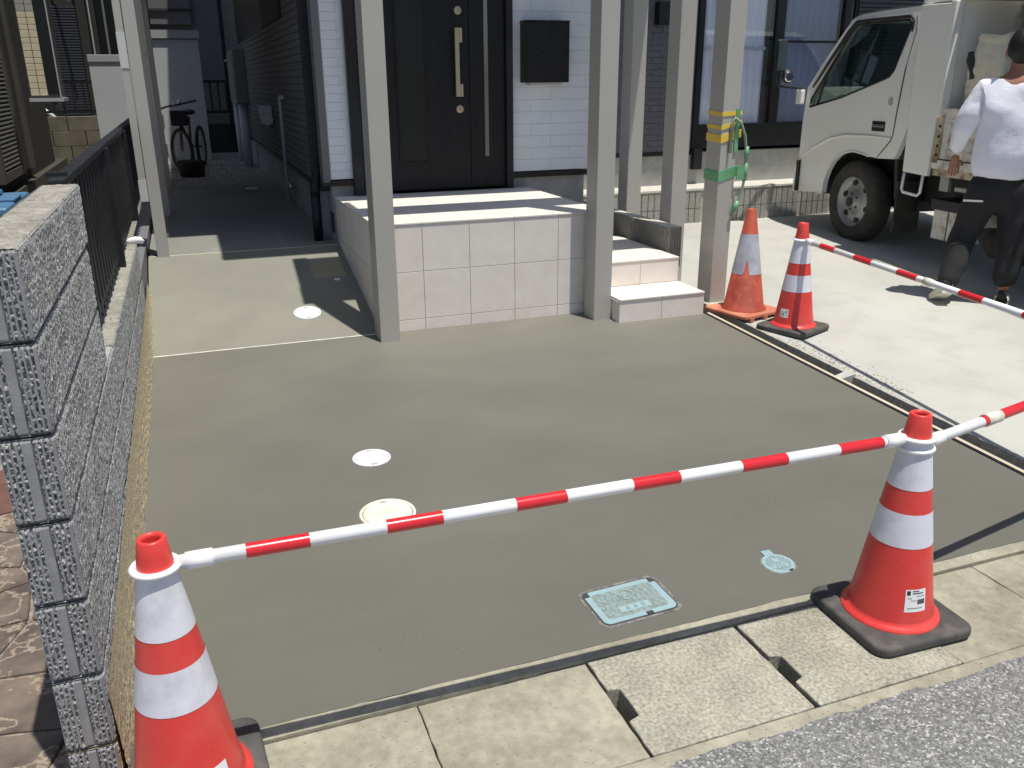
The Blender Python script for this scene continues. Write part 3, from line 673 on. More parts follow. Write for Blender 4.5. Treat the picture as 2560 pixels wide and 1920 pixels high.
# ------------------------------------------------------------------ canopy posts
can = thing('entrance_canopy', 'champagne grey aluminium canopy frame standing in front of the porch', 'canopy', (0, 0, 0))
def post(par, x0, x1, y0, y1, z0, z1, label=None):
    o = MB().box(x0, x1, y0, y1, z0, z1).build('post', m_alu, par, bevel=.003, seg=2)
    if label: o['label'] = label
    return o
post(can, -.024, .095, -.178, -.004, -.02, 3.10, 'left front post at the corner of the porch')
post(can, 1.390, 1.513, -.195, -.04, -.02, 3.10, 'front post beside the steps')
box('front_beam', m_alu, can, -.07, 2.47, .06, .20, 2.96, 3.08)
box('side_beam', m_alu, can, -.07, .03, .201, .56, 2.96, 3.08)
box('roof_sheet', m_poly, can, .031, .30, .201, .56, 3.0, 3.005)  # unseen panel added to dim the sun on the ramp beside the porch
box('top_plate', m_alu, can, -.07, 2.47, -.19, .058, 3.101, 3.13)
cp = thing('carport', 'row of champagne grey aluminium carport posts right of the steps', 'carport', (2.4, 0, 0))
post(cp, -.055, .070, -.085, .085, -.05, 3.10, 'nearest carport post, wrapped with yellow and green tape')
post(cp, -.060, .065, .50, .66, -.05, 3.10, 'middle carport post behind the steps')
post(cp, -.060, .065, 1.20, 1.36, -.05, 3.10, 'rear carport post behind the low ribbed wall')
box('beam', m_alu, cp, -.06, .065, .68, 1.19, 2.94, 3.08)
# tapes and cable on the nearest carport post
tp = thing('taped_cable', 'grey cable end fixed to a carport post with yellow and green tape', 'cable', (2.4, 0, 0))
def band(zl, zr, h, m, nm='tape', ex=.004, x0=-.055, x1=.070, y0=-.085, y1=.085):
    a = ex; P = [(x0-a, y0-a), (x1+a+.02, y0-a), (x1+a, y1+a), (x0-a, y1+a)]
    Z = [zl, zr, zr, zl+.01]
    MB().hexa([(p[0], p[1], z) for p, z in zip(P, Z)], [(p[0], p[1], z+h) for p, z in zip(P, Z)]).build(nm, m, tp)
band(1.255, 1.262, .026, m_yt, ex=.004)
band(1.168, 1.205, .026, m_yt, ex=.0045); band(1.085, 1.12, .05, m_yt, ex=.005)
band(.83, .87, .07, m_gt, ex=.004)
MB().box(.045, .074, -.094, -.086, 1.02, 1.30).build('tape', m_gt, tp)
MB().tube([(.010, -.10, 1.02), (.012, -.10, 1.21), (.03, -.105, 1.245), (.075, -.11, 1.21), (.112, -.11, 1.13), (.135, -.11, 1.02), (.137, -.11, .90), (.125, -.11, .78), (.09, -.105, .68), (.055, -.10, .60)], .0095, 10).build('cable', m_hose, tp)
for z0, z1, x in ((.98, 1.06, .133), (.84, .95, .136)): MB().tube([(x, -.11, z0), (x+.003, -.11, z1)], .015, 8).build('tape', m_gt, tp)
MB().tube([(.098, -.106, .70), (.07, -.102, .63)], .016, 8).build('tape', m_gt, tp)
MB().prism([(.07, -.112), (.14, -.118), (.14, -.112), (.07, -.106)], .845, .93).build('tape', m_gt, tp)

# alley canopy on the left with three posts and a square drainpipe
al = thing('alley_canopy', 'aluminium canopy over the side alley with three posts and brown roof sheet', 'canopy', (0, 0, 0))
post(al, -1.268, -1.190, 1.36, 1.44, .31, 2.60, 'nearest alley post with a square drainpipe beside it')
post(al, -1.268, -1.188, 3.47, 3.55, .31, 2.60, 'middle alley post')
post(al, -1.268, -1.188, 5.90, 5.98, .29, 2.60, 'rear alley post')
box('beam', m_alu, al, -1.30, -1.18, 1.34, 6.2, 2.601, 2.72)
box('roof_sheet', m_poly, al, -1.30, -.12, 1.9, 6.2, 2.73, 2.735)
dp = box('drainpipe', m_alu, al, -1.318, -1.273, 1.345, 1.39, .86, 2.60)
for z0, z1 in ((1.58, 1.80), (.72, .862)): box('pipe_collar', m_pod, dp, -1.322, -1.271, 1.341, 1.394, z0, z1)
mb = MB()
for y, z in ((3.467, 1.72), (3.467, 1.745), (5.897, 1.70), (5.897, 1.725), (3.467, .60), (3.467, .625)): mb.ball((-1.207, y, z), .006, n=8)
mb.build('screws', m_alu_dark, al)

# ------------------------------------------------------------------ left block wall
bw = thing('block_wall', 'tall split-face grey block wall end beside the pad, stepping down to a low wall', 'wall', (-1.33, -3.245, -.14))
O = Vector((-1.33, -3.245, -.14))
def rough_block(y0, y1, z0, z1, end=False, top=False, m=m_blk, topm=None, xin=0., left=-.107, cell=.006, amp=.0034):
    """one block: right face rough, optional ribbed end face; local coords"""
    mb = MB(); g = .0032
    z0 += g; z1 -= (0 if top else g); y0 += 0 if end else .002
    nu = max(4, int((y1-y0)/cell)); nv = max(4, int((z1-z0)/cell))
    def side(u, v):
        y = y0+(y1-y0)*u; z = z0+(z1-z0)*v
        e = min(u*(y1-y0), (1-u)*(y1-y0)+(.02 if True else 0), v*(z1-z0), (1-v)*(z1-z0))
        k = min(1, e/.008)
        d = amp*(.35*nz(xin, y+3, z, 80)+.8*nz(xin, y, z+7, 190))+.0015*nz(xin, y, z, 14)
        return (xin+d*1.2*k-(1-k)*.005, y, z)
    mb.grid(side, nu, nv)
    if end:
        w_ = -left; nx = 72; nzv = max(6, int((z1-z0)/.0042))
        def endf(u, v):
            x = left+w_*u; z = z0+(z1-z0)*v; k = min(1, min(v, 1-v)*(z1-z0)/.006)
            out = 0.
            if .42 < u < .565: out = .001
            elif .565 <= u <= .585: out = -.004
            elif u > .955 or u < .02: out = .0
            else:
                if rib(u): out = .0032
                else: out = .0015+.0075*nz(x, z, 5, 150)+.003*nz(x, z, 9, 60)
            return (x+(.0 if u < 1 else -.002), y0-out*k+(1-k)*.006, z)
        def rib(u):
            if u < .02 or u > .955 or .42 < u < .585: return True
            uu = (u-.02)/.40 if u < .42 else (u-.585)/.37; return (uu*4) % 1 > .55
        nf = len(mb.bm.faces); mb.grid(endf, nx, nzv, mi=1); mb.bm.faces.ensure_lookup_table()
        for fi in range(nf, len(mb.bm.faces)):
            if rib(((fi-nf)//nzv+.5)/nx): mb.bm.faces[fi].material_index = 3
    else:
        mb.grid(lambda u, v: (left+(xin-left)*u, y0, z0+(z1-z0)*v), 1, 1, mi=0)
    # top, bottom, back, left
    if top:
        mb.grid(lambda u, v: (left+(xin-.001-left)*u, y0+(y1-y0)*v, z1+.0018*nz(u*3, v*9, y0, 9)+.001*nz(u*20, v*60, y0, 3)-(.004 if u > .93 or u < .05 else 0)), 14, 40, mi=2)
    else: mb.grid(lambda u, v: (left+(xin-.006-left)*u, y0+(y1-y0)*v, z1), 1, 1, mi=0)
    mb.grid(lambda u, v: (left+(xin-.006-left)*u, y0+(y1-y0)*v, z0), 1, 1, mi=0)
    mb.grid(lambda u, v: (left+(xin-.003-left)*u, y1-.001, z0+(z1-z0)*v), 1, 1, mi=0)
    mb.grid(lambda u, v: (left, y0+(y1-y0)*u, z0+(z1-z0)*v), 1, 1, mi=0)
    return mb.build('block', [m, m_rib, topm or m, m_blk_smooth], bw, recalc=False)
# end-face material: smooth recessed strips, rough ribs
m_rib = mat('ribbed_end_face', (.17, .172, .175), .9, c2=(.46, .46, .465), ns=160, nd=5, lo=.4, hi=.66, c3=(.06, .06, .062), ns3=200, amt3=.6, bump=.0025, bs=160)
MB().box(-.100, -.010, .008, 1.19, -.2, 1.325).build('mortar_core', m_joint, bw)
MB().box(-.100, -.010, 1.1, 3.62, -.2, .72).build('mortar_core', m_joint, bw)
ztops = [1.33, 1.14, .94, .74, .54, .34, .14]     # local (world +.14)
for i, zt in enumerate(ztops):
    z0 = ztops[i+1] if i+1 < len(ztops) else -.05
    if i < 3:
        y1 = {0: 1.189, 1: 1.13, 2: 1.13}[i]
        cuts = [0, .39 if i % 2 == 0 else .19, .79 if i % 2 == 0 else .59] + ([.99] if i % 2 else []) + [y1]
        for a, b in zip(cuts, cuts[1:]): rough_block(a, b, z0, zt, end=(a == 0), top=(i == 0), topm=m_blk_top)
    else:
        cuts = [0]; y = .39 if i % 2 == 0 else .19
        while y < 3.58: cuts.append(y); y += .40
        cuts.append(3.59)
        for a, b in zip(cuts, cuts[1:]):
            far = a > 2.2
            rough_block(a, b, z0, zt, end=(a == 0), top=(i == 3 and a > 1.0), topm=m_blk_top, m=(m_base if i >= 6 else m_blk), cell=.016 if far else .008)
# sandy base fillet that leans out a little at the foot
mb = MB()
def fil(u, v):
    y = -3.245+4.02*u; zt = (.150+.045*u*4) if u < .3 else .204+.10*(u-.3)
    zb = (gz(y) if y < 0 else rz(y))-.012; zt = max(zt, zb+.004)
    d = .014+.0035*nz(1, y, v*.3+zb, 90)+.004*nz(2, y, v, 20)
    return (-1.33+d*(1-v*.9)+.0015, y, zb+(zt-zb)*v)
mb.grid(fil, 420, 26); tag(mb.build('base_render', m_base), 'strip of sandy render along the foot of the block wall', 'render strip')
wc = MB().tube([(-1.385, .36, .60), (-1.367, .355, .613), (-1.335, .352, .620), (-1.310, .352, .618), (-1.292, .355, .606)], [.012, .02, .021, .020, .012], 12).build('white_foam_roll', m_whp)
tag(wc, 'short white foam roll lying across the far end of the low block wall', 'foam roll')
# lower continuation beyond the stepped wall
lw = MB().box(-1.44, -1.34, .38, 6.4, -.2, .40).build('low_rear_wall', m_mbox); tag(lw, 'dark low wall continuing behind the black fence', 'wall')

# ------------------------------------------------------------------ black slat fence on the wall
fe = thing('slat_fence', 'black vertical slat fence standing on the low block wall', 'fence', (-1.39, -2.05, .59))
MB().box(-.028, .022, 0, 5.4, .590, .615).build('top_rail', m_black, fe, bevel=.003)
MB().box(-.020, .012, .0, 3.5, .065, .095).build('bottom_rail', m_black, fe, bevel=.002)
sl0 = MB().box(-.022, .014, -.024, .024, .045, .592).build('slat', m_black, fe, bevel=.002, seg=1); sl0.location = (0, .06, 0)
for k in range(1, 44): inst(sl0, fe, (0, .06+.12*k, 0 if k < 29 else -.02))
p0 = MB().box(-.010, .036, -.024, .024, -.002, .600).build('fence_post', m_black, fe, bevel=.002); p0.location = (0, 1.70, 0)
for y in (.02, 3.45, 5.2): inst(p0, fe, (0, y, -.0))
box('end_cap', m_black, fe, -.045, .018, .10, .14, .615, .628)

# ------------------------------------------------------------------ neighbour paving (flagstones)
yard = thing('flagstone_paving', 'irregular brown and red flagstone paving left of the block wall', 'paving', (0, 0, -.152))
random.seed(11)
gx, gy = [], []
pts = {}
nx_, ny_ = 9, 14
for i in range(nx_+1):
    for j in range(ny_+1):
        pts[i, j] = (-3.35+.235*i+random.uniform(-.07, .07) if i < nx_ else -1.447, -4.3+.235*j+random.uniform(-.075, .075))
for i in range(nx_):
    for j in range(ny_):
        q = [pts[i, j], pts[i+1, j], pts[i+1, j+1], pts[i, j+1]]
        if min(p[1] for p in q) < -3.66: continue
        cx = sum(p[0] for p in q)/4; cy = sum(p[1] for p in q)/4; out = []
        for k in range(4):
            a, b = q[k], q[(k+1) % 4]
            for t in (0, .33, .66):
                x = a[0]+(b[0]-a[0])*t; y = a[1]+(b[1]-a[1])*t
                d = math.hypot(x-cx, y-cy); s = 1-(.007+.004*abs(nz(x, y, 1, 9)))/d
                out.append((cx+(x-cx)*s+.006*nz(x, y, 2, 20)*(t > 0), cy+(y-cy)*s+.006*nz(x, y, 5, 20)*(t > 0)))
        m = random.choice([m_flag1, m_flag1, m_flag3, m_flag2, m_flag1])
        MB().prism(out, -.01, .009+random.uniform(0, .004)).build('flagstone', m, yard, bevel=.004, seg=1)
random.seed(5)

# ------------------------------------------------------------------ neighbours on the left
nb = thing('neighbour_house', 'dark neighbouring house with brown louvre shutter and a cream tiled bay', 'house', (-2.5, 4, 0))
def nbx(name, m, x0, x1, y0, y1, z0, z1, par=None, bevel=0.): return MB().box(x0+2.5, x1+2.5, y0-4, y1-4, z0, z1).build(name, m, par or nb, bevel)
nbx('wall', m_nwall, -6, -2.56, 2.2, 7.5, .55, 5.5)
nbx('plinth', m_flag1, -6, -2.5, -.5, 2.9, -.15, .62)
nbx('base', mat('damp_concrete', (.05, .045, .035), .9), -6, -2.48, 2.9, 9.0, -.2, .55)
sh = nbx('shutter', m_nwall, -2.56, -2.53, 3.6, 5.35, .66, 3.0)
for y0, y1 in ((3.55, 3.66), (4.60, 4.72), (5.25, 5.38)): nbx('stile', m_shut, -2.54, -2.49, y0, y1, .66, 3.0, sh)
nbx('rail', m_shut, -2.545, -2.495, 3.66, 4.60, .66, .74, sh)
sp = MB().hexa([(-.03, -.46, 0), (.0, -.46, -.018), (.0, .46, -.018), (-.03, .46, 0)], [(-.03, -.46, .018), (.0, -.46, -.004), (.0, .46, -.004), (-.03, .46, .018)]).build('slat', m_shut2, sh)
sp.location = (-.005, .13, .78)
for k in range(1, 52): inst(sp, sh, (-.005, .13, .78+.038*k))
bay = nbx('bay', m_shut, -2.235, -1.99, 4.012, 4.35, 1.36, 3.6)
nbx('bay_window', m_dglass, -2.09, -1.985, 3.995, 4.011, 1.40, 3.4, bay)
nbx('sill', m_cap, -2.245, -1.965, 3.97, 4.37, 1.335, 1.365, bay)
nbx('window_trim', m_cap, -1.992, -1.982, 3.98, 4.02, 1.37, 3.3, bay)
z = 1.385
tl = None
rows = [.062, .046, .062, .046, .055, .05, .058]
i = 0
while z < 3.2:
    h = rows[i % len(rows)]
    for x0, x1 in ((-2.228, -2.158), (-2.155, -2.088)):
        nbx('tile', m_ctile if z < 2.08 else m_ctile_shade, x0+.001, x1-.001, 3.998, 4.0115, z+.002, z+h-.002, bay, .002)  # upper tiles get a greyer material: their shade is put into the colour
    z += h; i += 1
bl = thing('grey_block_wall', 'mossy grey concrete block wall behind the black fence on the left', 'wall', (-2.3, 8, .0))
bk = MB().box(-.195, .195, 0, .12, 0, .186).build('block', m_blkwall, bl, bevel=.004, seg=1); bk.location = (-.30, 0, .14)
for r in range(6):
    for c in range(4):
        inst(bk, bl, (-.50+.40*c+(.2 if r % 2 else 0), random.uniform(-.002, .002), -.06+.19*r+.2*0))
MB().box(-.75, .95, .122, .2, -.2, 1.05).build('backing', m_blkwall, bl)
gf = thing('guard_rail_fence', 'black metal railing on top of the grey block wall', 'fence', (-2.3, 8.06, 1.06))
for z0, z1 in ((.06, .09), (.43, .46)): MB().box(-.75, .52, -.015, .015, z0, z1).build('rail', m_black, gf)
gb = MB().box(-.008, .008, -.01, .01, .09, .43).build('baluster', m_black, gf); gb.location = (-.6, 0, 0)
for k in range(1, 9): inst(gb, gf, (-.6+.125*k, 0, 0))
MB().box(.42, .50, -.03, .03, -.05, .8).build('rail_post', m_black, gf)
h2 = thing('far_house', 'dark house with a navy louvre shutter seen over the grey block wall', 'house', (-2.7, 12, 0))
MB().box(-3.2, 1.2, .1, 6, -.2, 6).build('wall', m_nwall, h2)
MB().box(-.13, .30, .05, .099, .95, 2.72).build('louvre_frame', m_louv, h2)
l0 = MB().box(-.12, .28, .03, .05, 0, .022).build('louvre_slat', mat('louvre_edge', (.06, .065, .08), .5), h2); l0.location = (0, 0, .98)
for k in range(1, 40): inst(l0, h2, (0, 0, .98+.0435*k))
MB().box(.30, .44, .0, .09, .9, 6).build('corner_board', mat('brown_black_trim', (.03, .027, .022), .6), h2)
MB().box(.48, .50, -.02, .0, 1.0, 6).build('bright_trim', m_cap, h2)
MB().box(-.28, -.2, .02, .09, 1.5, 2.75).build('shutter_edge', m_panel, h2)
MB().box(.60, .95, .04, .09, 1.3, 3.5).build('window', m_dglass, h2)
for x in (.7, .86): MB().box(x, x+.035, .0, .06, 1.3, 3.5).build('window_bar', m_mbox, h2)
MB().tube([(-.05, -.02, 5), (.02, -.02, 3.0), (.25, -.3, 2.76)], .02, 8).build('eave_pipe', m_cap, h2)
car = thing('parked_car', 'white car parked behind the railing and the block wall, mostly hidden', 'car', (-3.0, 10.2, .1))
MB().hexa([(-.9, -.8, .3), (1.05, -.8, .3), (1.05, .8, .3), (-.9, .8, .3)], [(-.9, -.75, .86), (1.0, -.75, .83), (1.0, .75, .83), (-.9, .75, .86)]).build('body', m_carw, car, bevel=.06, seg=3)
MB().hexa([(-.85, -.72, .861), (.35, -.72, .861), (.35, .72, .861), (-.85, .72, .861)], [(-.8, -.6, 1.2), (.02, -.6, 1.2), (.02, .6, 1.2), (-.8, .6, 1.2)]).build('window', m_dglass, car)
MB().tube([(.36, -.74, .86), (.2, -.7, 1.0), (.0, -.62, 1.2)], .03, 8).tube([(-.8, -.62, 1.21), (.0, -.62, 1.21)], .03, 8).build('pillar', m_carw, car)
pa = thing('white_garden_wall', 'pale grey rendered wall panel with coping behind the fence, left of the posts', 'wall', (-1.72, 6.5, 0))
MB().box(-.19, .46, 0, .12, -.15, 1.72).build('panel', m_panel, pa); MB().box(-.197, .47, -.012, .13, 1.721, 1.80).build('coping', m_cap, pa, bevel=.004)
pb = thing('tall_white_wall', 'taller white rendered wall, left strip sunlit, at the end of the alley', 'wall', (-.93, 10.0, .3))
MB().box(-.60, .345, 0, .2, -.1, 1.82).build('panel', m_panel, pb); MB().box(-.61, .37, -.03, .22, 1.83, 1.95).build('coping', m_cap, pb)
MB().box(-.58, .34, -.004, .002, 1.815, 1.829).build('shadow_gap', m_joint, pb)
h3 = thing('rear_house', 'grey rendered house wall with a window above the white alley wall', 'house', (-1, 12.5, .3))
MB().box(-1.6, 1.0, .3, 3, 0, 6).build('wall', m_mbox, h3)
MB().box(-.28, .42, .2, .29, 2.18, 3.6).build('window_shutter', m_mbox, h3)
MB().box(-.30, .44, .17, .2, 2.40, 2.44).build('shutter_gap', m_joint, h3)
MB().box(-.36, -.30, .15, .29, 2.0, 3.8).build('window_frame', m_cap, h3)
h4 = thing('cream_house', 'strip of a cream coloured house wall beyond the alley railing', 'house', (-.2, 15, .3))
MB().box(-.08, .32, 0, .2, .3, 5).build('wall', mat('cream_house_wall', (.45, .38, .24), .8), h4); MB().box(-1.6, -.081, .02, .2, .0, 5).build('wall', m_nwall, h4)
ar = thing('alley_railing', 'black metal railing closing the end of the side alley', 'railing', (-.25, 11.4, .3))
for z in (1.18, .68): MB().box(-.7, .35, -.02, .02, z, z+.045).build('rail', m_black, ar)
ab = MB().box(-.014, .014, -.014, .014, .68, 1.2).build('baluster', m_black, ar); ab.location = (-.45, 0, 0)
for k in range(1, 6): inst(ab, ar, (-.45+.13*k, 0, 0))
MB().box(-.7, .35, .03, .10, -.1, .50).build('kick_wall', m_nwall, ar)
MB().box(.08, .14, -.04, .02, -.1, 3.2).build('rail_post', m_black, ar)

# gravel pieces
gsrc = []
mb = MB()
for i in range(2600):
    x = random.uniform(-1.25, .0); y = 6.0+abs(random.gauss(0, 1.2)) ; r = random.uniform(.012, .03)
    mb.lathe([(r*.6, -.005), (r, r*.3), (r*.5, r*.75)], 5, (x, y, .308), smooth=False)
tag(mb.build('gravel_stones', mat('pebble', (.36, .34, .28), .9, c2=(.18, .175, .16), ns=40, c3=(.75, .7, .6), ns3=45, amt3=.7)), kind='stuff')
# blue bin behind tall wall
bb = thing('blue_storage_lid', 'blue plastic box lid behind the tall block wall at the left edge', 'storage box', (-1.95, -.55, .0))
MB().box(-.42, .18, -.30, .30, .30, .945).build('tub', m_panel, bb, bevel=.02)
MB().box(-.44, .20, -.32, .32, .946, .985).build('lid', m_bluepl, bb, bevel=.012, seg=3)
MB().box(-.40, .10, -.26, .26, .985, 1.01).build('lid_top', m_bluepl, bb, bevel=.02, seg=3)
MB().box(.12, .20, -.1, .1, .985, .998).build('latch', m_bluepl, bb, bevel=.004)

# ------------------------------------------------------------------ bicycle and pot
bi = thing('bicycle', 'bicycle with a red frame leaning in the dark alley, handlebar towards the street', 'bicycle', (-1.02, 8.0, .31), R(2))
def wheel(par, cx, cy, cz, r, steer=0.):
    wv = thing_part('wheel', par, (cx, cy, cz)); wv.rotation_euler = (0, 0, steer)
    MB().tube([(0, r*math.cos(R(a)), r*math.sin(R(a))) for a in range(0, 360, 10)], .026, 8, closed=True).build('tyre', m_tyre, wv)
    MB().tube([(0, (r-.03)*math.cos(R(a)), (r-.03)*math.sin(R(a))) for a in range(0, 360, 10)], .008, 6, closed=True).build('rim', m_rim, wv)
    mb = MB()
    for a in range(0, 360, 20): mb.tube([(0, 0, 0), (0, (r-.03)*math.cos(R(a)), (r-.03)*math.sin(R(a)))], .0012, 4)
    tag(mb.build('spokes', m_rim, wv), kind='stuff'); return wv
def thing_part(name, par, loc):
    o = D.objects.new(name, None); COL.objects.link(o); o.parent = par; o.location = loc; o.empty_display_size = .05; return o
wheel(bi, 0, 0, .28, .28, R(25)); wheel(bi, .30, .86, .28, .28, R(-14))
MB().tube([(0, .02, .28), (.02, .12, .60), (.02, .14, .74)], .018, 8).tube([(.02, .13, .66), (.14, .42, .32)], .02, 8).tube([(.14, .42, .32), (.16, .50, .72)], .017, 8).tube([(.02, .13, .7), (.16, .49, .66)], .016, 8).tube([(.14, .42, .32), (.30, .86, .28)], .012, 8).build('frame', m_bred, bi)
MB().tube([(-.24, .12, .83), (-.12, .06, .87), (.02, .10, .89), (.16, .08, .92), (.27, .18, .94)], .013, 8).build('handlebar', m_black, bi)
MB().box(-.10, .12, -.10, .08, .62, .82).build('basket', m_black, bi, bevel=.02)
MB().ball((.17, .52, .78), .09, (1, 1.5, .45)).build('saddle', m_black, bi)
MB().ball((-.03, .02, .9), .02).ball((.04, .06, .93), .024).build('bell', m_chrome, bi)
pt = MB().lathe([(.10, 0), (.15, .03), (.17, .20), (.16, .22), (.14, .2)], 20, (-.93, 7.1, .31)).build('flower_pot', m_pot); tag(pt, 'dark round pot in front of the bicycle in the alley', 'pot')

# ------------------------------------------------------------------ low ribbed walls on the right
def ribbed(t, x0, x1, yf, z0, z1, pitch, depth, tm, axis='x'):
    """blocks with vertical ribs; each block one part"""
    bx = x0; L = pitch*5.6
    while bx < x1-.01:
        be = min(bx+L, x1)
        mb = MB()
        if axis == 'x': mb.box(bx+.001, be-.001, yf, yf+.10, z0+.002, z1-.002, mi=1)
        else: mb.box(yf, yf+.10, bx+.001, be-.001, z0+.002, z1-.002, mi=1)
        x = bx+.004
        while x+pitch-.010 <= be+.001:
            if axis == 'x': mb.box(x, x+pitch-.010, yf-depth, yf, z0+.003, z1-.003)
            else: mb.box(yf-depth, yf, x, x+pitch-.010, z0+.003, z1-.003)
            x += pitch
        mb.build('block', [m_rev, tm], t); bx = be
rw = thing('ribbed_retaining_wall', 'low ribbed grey block wall with pale coping along the house front, behind the driveway', 'wall', (0, 0, 0))
ribbed(rw, 2.32, 7.5, 2.50, .045, .245, .0713, .012, m_revs); ribbed(rw, 2.32, 7.5, 2.50, .245, .42, .0713, .012, m_revs)
MB().box(2.32, 7.5, 2.482, 2.62, .421, .446).build('coping', m_capl, rw, bevel=.004)
tag(MB().box(2.32, 7.5, 2.60, 2.98, .0, .43).build('planting_ledge', m_capl), kind='structure')
rs = thing('ribbed_side_wall', 'low ribbed dark block wall stepping down beside the porch steps', 'wall', (0, 0, 0))
y = .255
for L, zt in ((.40, .485), (.40, .482), (.45, .478), (.5, .47), (.48, .46)):
    mb = MB(); mb.box(2.192, 2.296, y+.002, y+L-.002, .2, zt, mi=1)
    yy = y+.004
    while yy < y+L-.014: mb.box(2.184, 2.192, yy, yy+.014, .2, zt-.003); yy += .022
    if y < .3:
        x = 2.194
        while x < 2.288: mb.box(x, x+.012, y-.006, y+.002, .2, zt-.003); x += .021
    mb.build('block', [m_rev_dark if False else mat('ribbed_dark_block', (.17, .17, .16), .95, c2=(.28, .275, .25), ns=60, bump=.003, bs=90), m_capl], rs); y += L

# ------------------------------------------------------------------ traffic cones
def squash_r(h): return .128-(.128-.030)*h/.66
def cone(label, loc, rz=0., sticker=None, base_m=m_rub, body_m=m_red, kind='new'):
    t = thing('traffic_cone', label, 'traffic cone', loc, rz, 'red traffic cones')
    b = MB().prism(rrect(0, 0, .36, .36, .045, 6), 0, .036).build('base', base_m, t, bevel=.012, seg=3)
    mb = MB(); mb.lathe([(.146, .036), (.145, .043), (.133, .047), (.1275, .060)], 56, cap=False)
    segs = [(.06, .297), (.297, .402), (.402, .475), (.475, .606), (.606, .70)]
    # one continuous shell
    prof = [(.1275, .060)]+[(squash_r(h-.04), h) for h in (.12, .2, .297, .402, .475, .606, .66, .697)]+[(.0285, .700), (.0215, .700), (.0205, .690), (.03, .5), (.06, .3)]
    mb.lathe(prof, 56, cap=False); mb.build('shell', body_m, t)
    return t
def sleeve(t, h0, h1, m, name='reflective_band', ex=.0009):
    MB().lathe([(squash_r(h-.04)+ex, h) for h in (h0, (h0+h1)/2, h1)], 56, cap=False).build(name, m, t)
cR = cone('red cone with white bands and black base on the gutter slab, at the right', (.922, -3.352, -.136), R(-2))
sleeve(cR, .297, .402, m_refl); sleeve(cR, .475, .626, m_refl)
cL = cone('red cone with white bands in the near left foreground, foot of the block wall', (-1.175, -3.322, -.135), R(4))
sleeve(cL, .297, .402, m_refl); sleeve(cL, .475, .626, m_refl)
cM = cone('red cone with white bands and black base, beside the old orange cone', (2.525, -.775, gz(-.77)+.0), R(22))
cM.scale = (.97, .97, .97)
sleeve(cM, .267, .373, m_refl); sleeve(cM, .448, .604, m_refl)
MB().prism(rrect(0, 0, .33, .33, .04, 6), .0, .02).build('foot', m_rub, cM)
# price label with print on the right cone
def sticker(t, ang, h0, h1, half, full=True):
    s = thing_part('label_sticker', t, (0, 0, 0)); s.rotation_euler = (0, 0, 0)
    def at(u, h, ex): a = ang+(u-.5)*2*half; r = squash_r(h-.04)+ex; return (r*math.cos(a), r*math.sin(a), h)
    MB().grid(lambda u, v: at(u, h0+(h1-h0)*v, .0012), 12, 2).build('paper', m_label, s)
    mb = MB()
    def q(u0, u1, v0, v1): mb.grid(lambda u, v: at(u0+(u1-u0)*u, h0+(h1-h0)*(v0+(v1-v0)*v), .0018), 3, 1)
    if full:
        q(.06, .22, .76, .95)
        for v, (a, b) in ((.90, (.32, .62)), (.80, (.32, .86)), (.68, (.52, .92)), (.60, (.10, .28)), (.50, (.26, .50)), (.16, (.12, .82))):
            x = a
            while x < b: q(x, x+.022, v, v+(.055 if v > .7 else .03)); x += .032
        x = .56
        while x < .93: q(x, x+.012, .34, .56); x += .024
    else:
        for k in range(16): a, b = random.uniform(.05, .85), random.uniform(.1, .8); q(a, a+.09, b, b+.09)
    mb.build('print', m_ink, s)
sticker(cR, R(-98), .098, .170, R(17))
sticker(cM, R(-162-22), .10, .155, R(15), False)
sticker(cL, R(-58), .075, .14, R(13), False)
# old orange cone
t = thing('traffic_cone', 'old faded orange cone with one torn white band and orange base', 'traffic cone', (2.435, -.36, gz(-.36)+.01), R(14), 'traffic cones without bars')
MB().prism(rrect(0, 0, .38, .38, .04, 6), 0, .026).build('base', m_orbase, t, bevel=.008)
for x in (-.13, .0, .13): MB().box(x-.02, x+.02, -.196, -.18, -.012, .012).build('foot', m_orbase, t)
pr = [(.150, .026), (.148, .034), (.133, .042), (.030, .685), (.026, .690), (.018, .690), (.018, .66)]
MB().lathe(pr, 48, cap=False).build('shell', m_orange, t)
def r_o(h): return .133-(.133-.030)*(h-.042)/.643
mb = MB()
dcam = math.atan2(-5.12+.36, -1.0-2.43)-R(14)
for k in range(72):
    a0 = 2*math.pi*k/72; a1 = 2*math.pi*(k+1)/72
    def low(a):
        d = (a-dcam-R(-1)+math.pi) % (2*math.pi)-math.pi
        tri = max(0, 1-abs(d)/R(15)); return .268+.105*tri*(1 if abs(d) < R(9) else .45)
    v = [mb.bm.verts.new(((r_o(h)+.001)*math.cos(a), (r_o(h)+.001)*math.sin(a), h)) for a, h in ((a0, low(a0)), (a1, low(a1)), (a1, .53), (a0, .53))]
    mb.bm.faces.new(v)
mb.build('reflective_band', m_dirtyw, t)

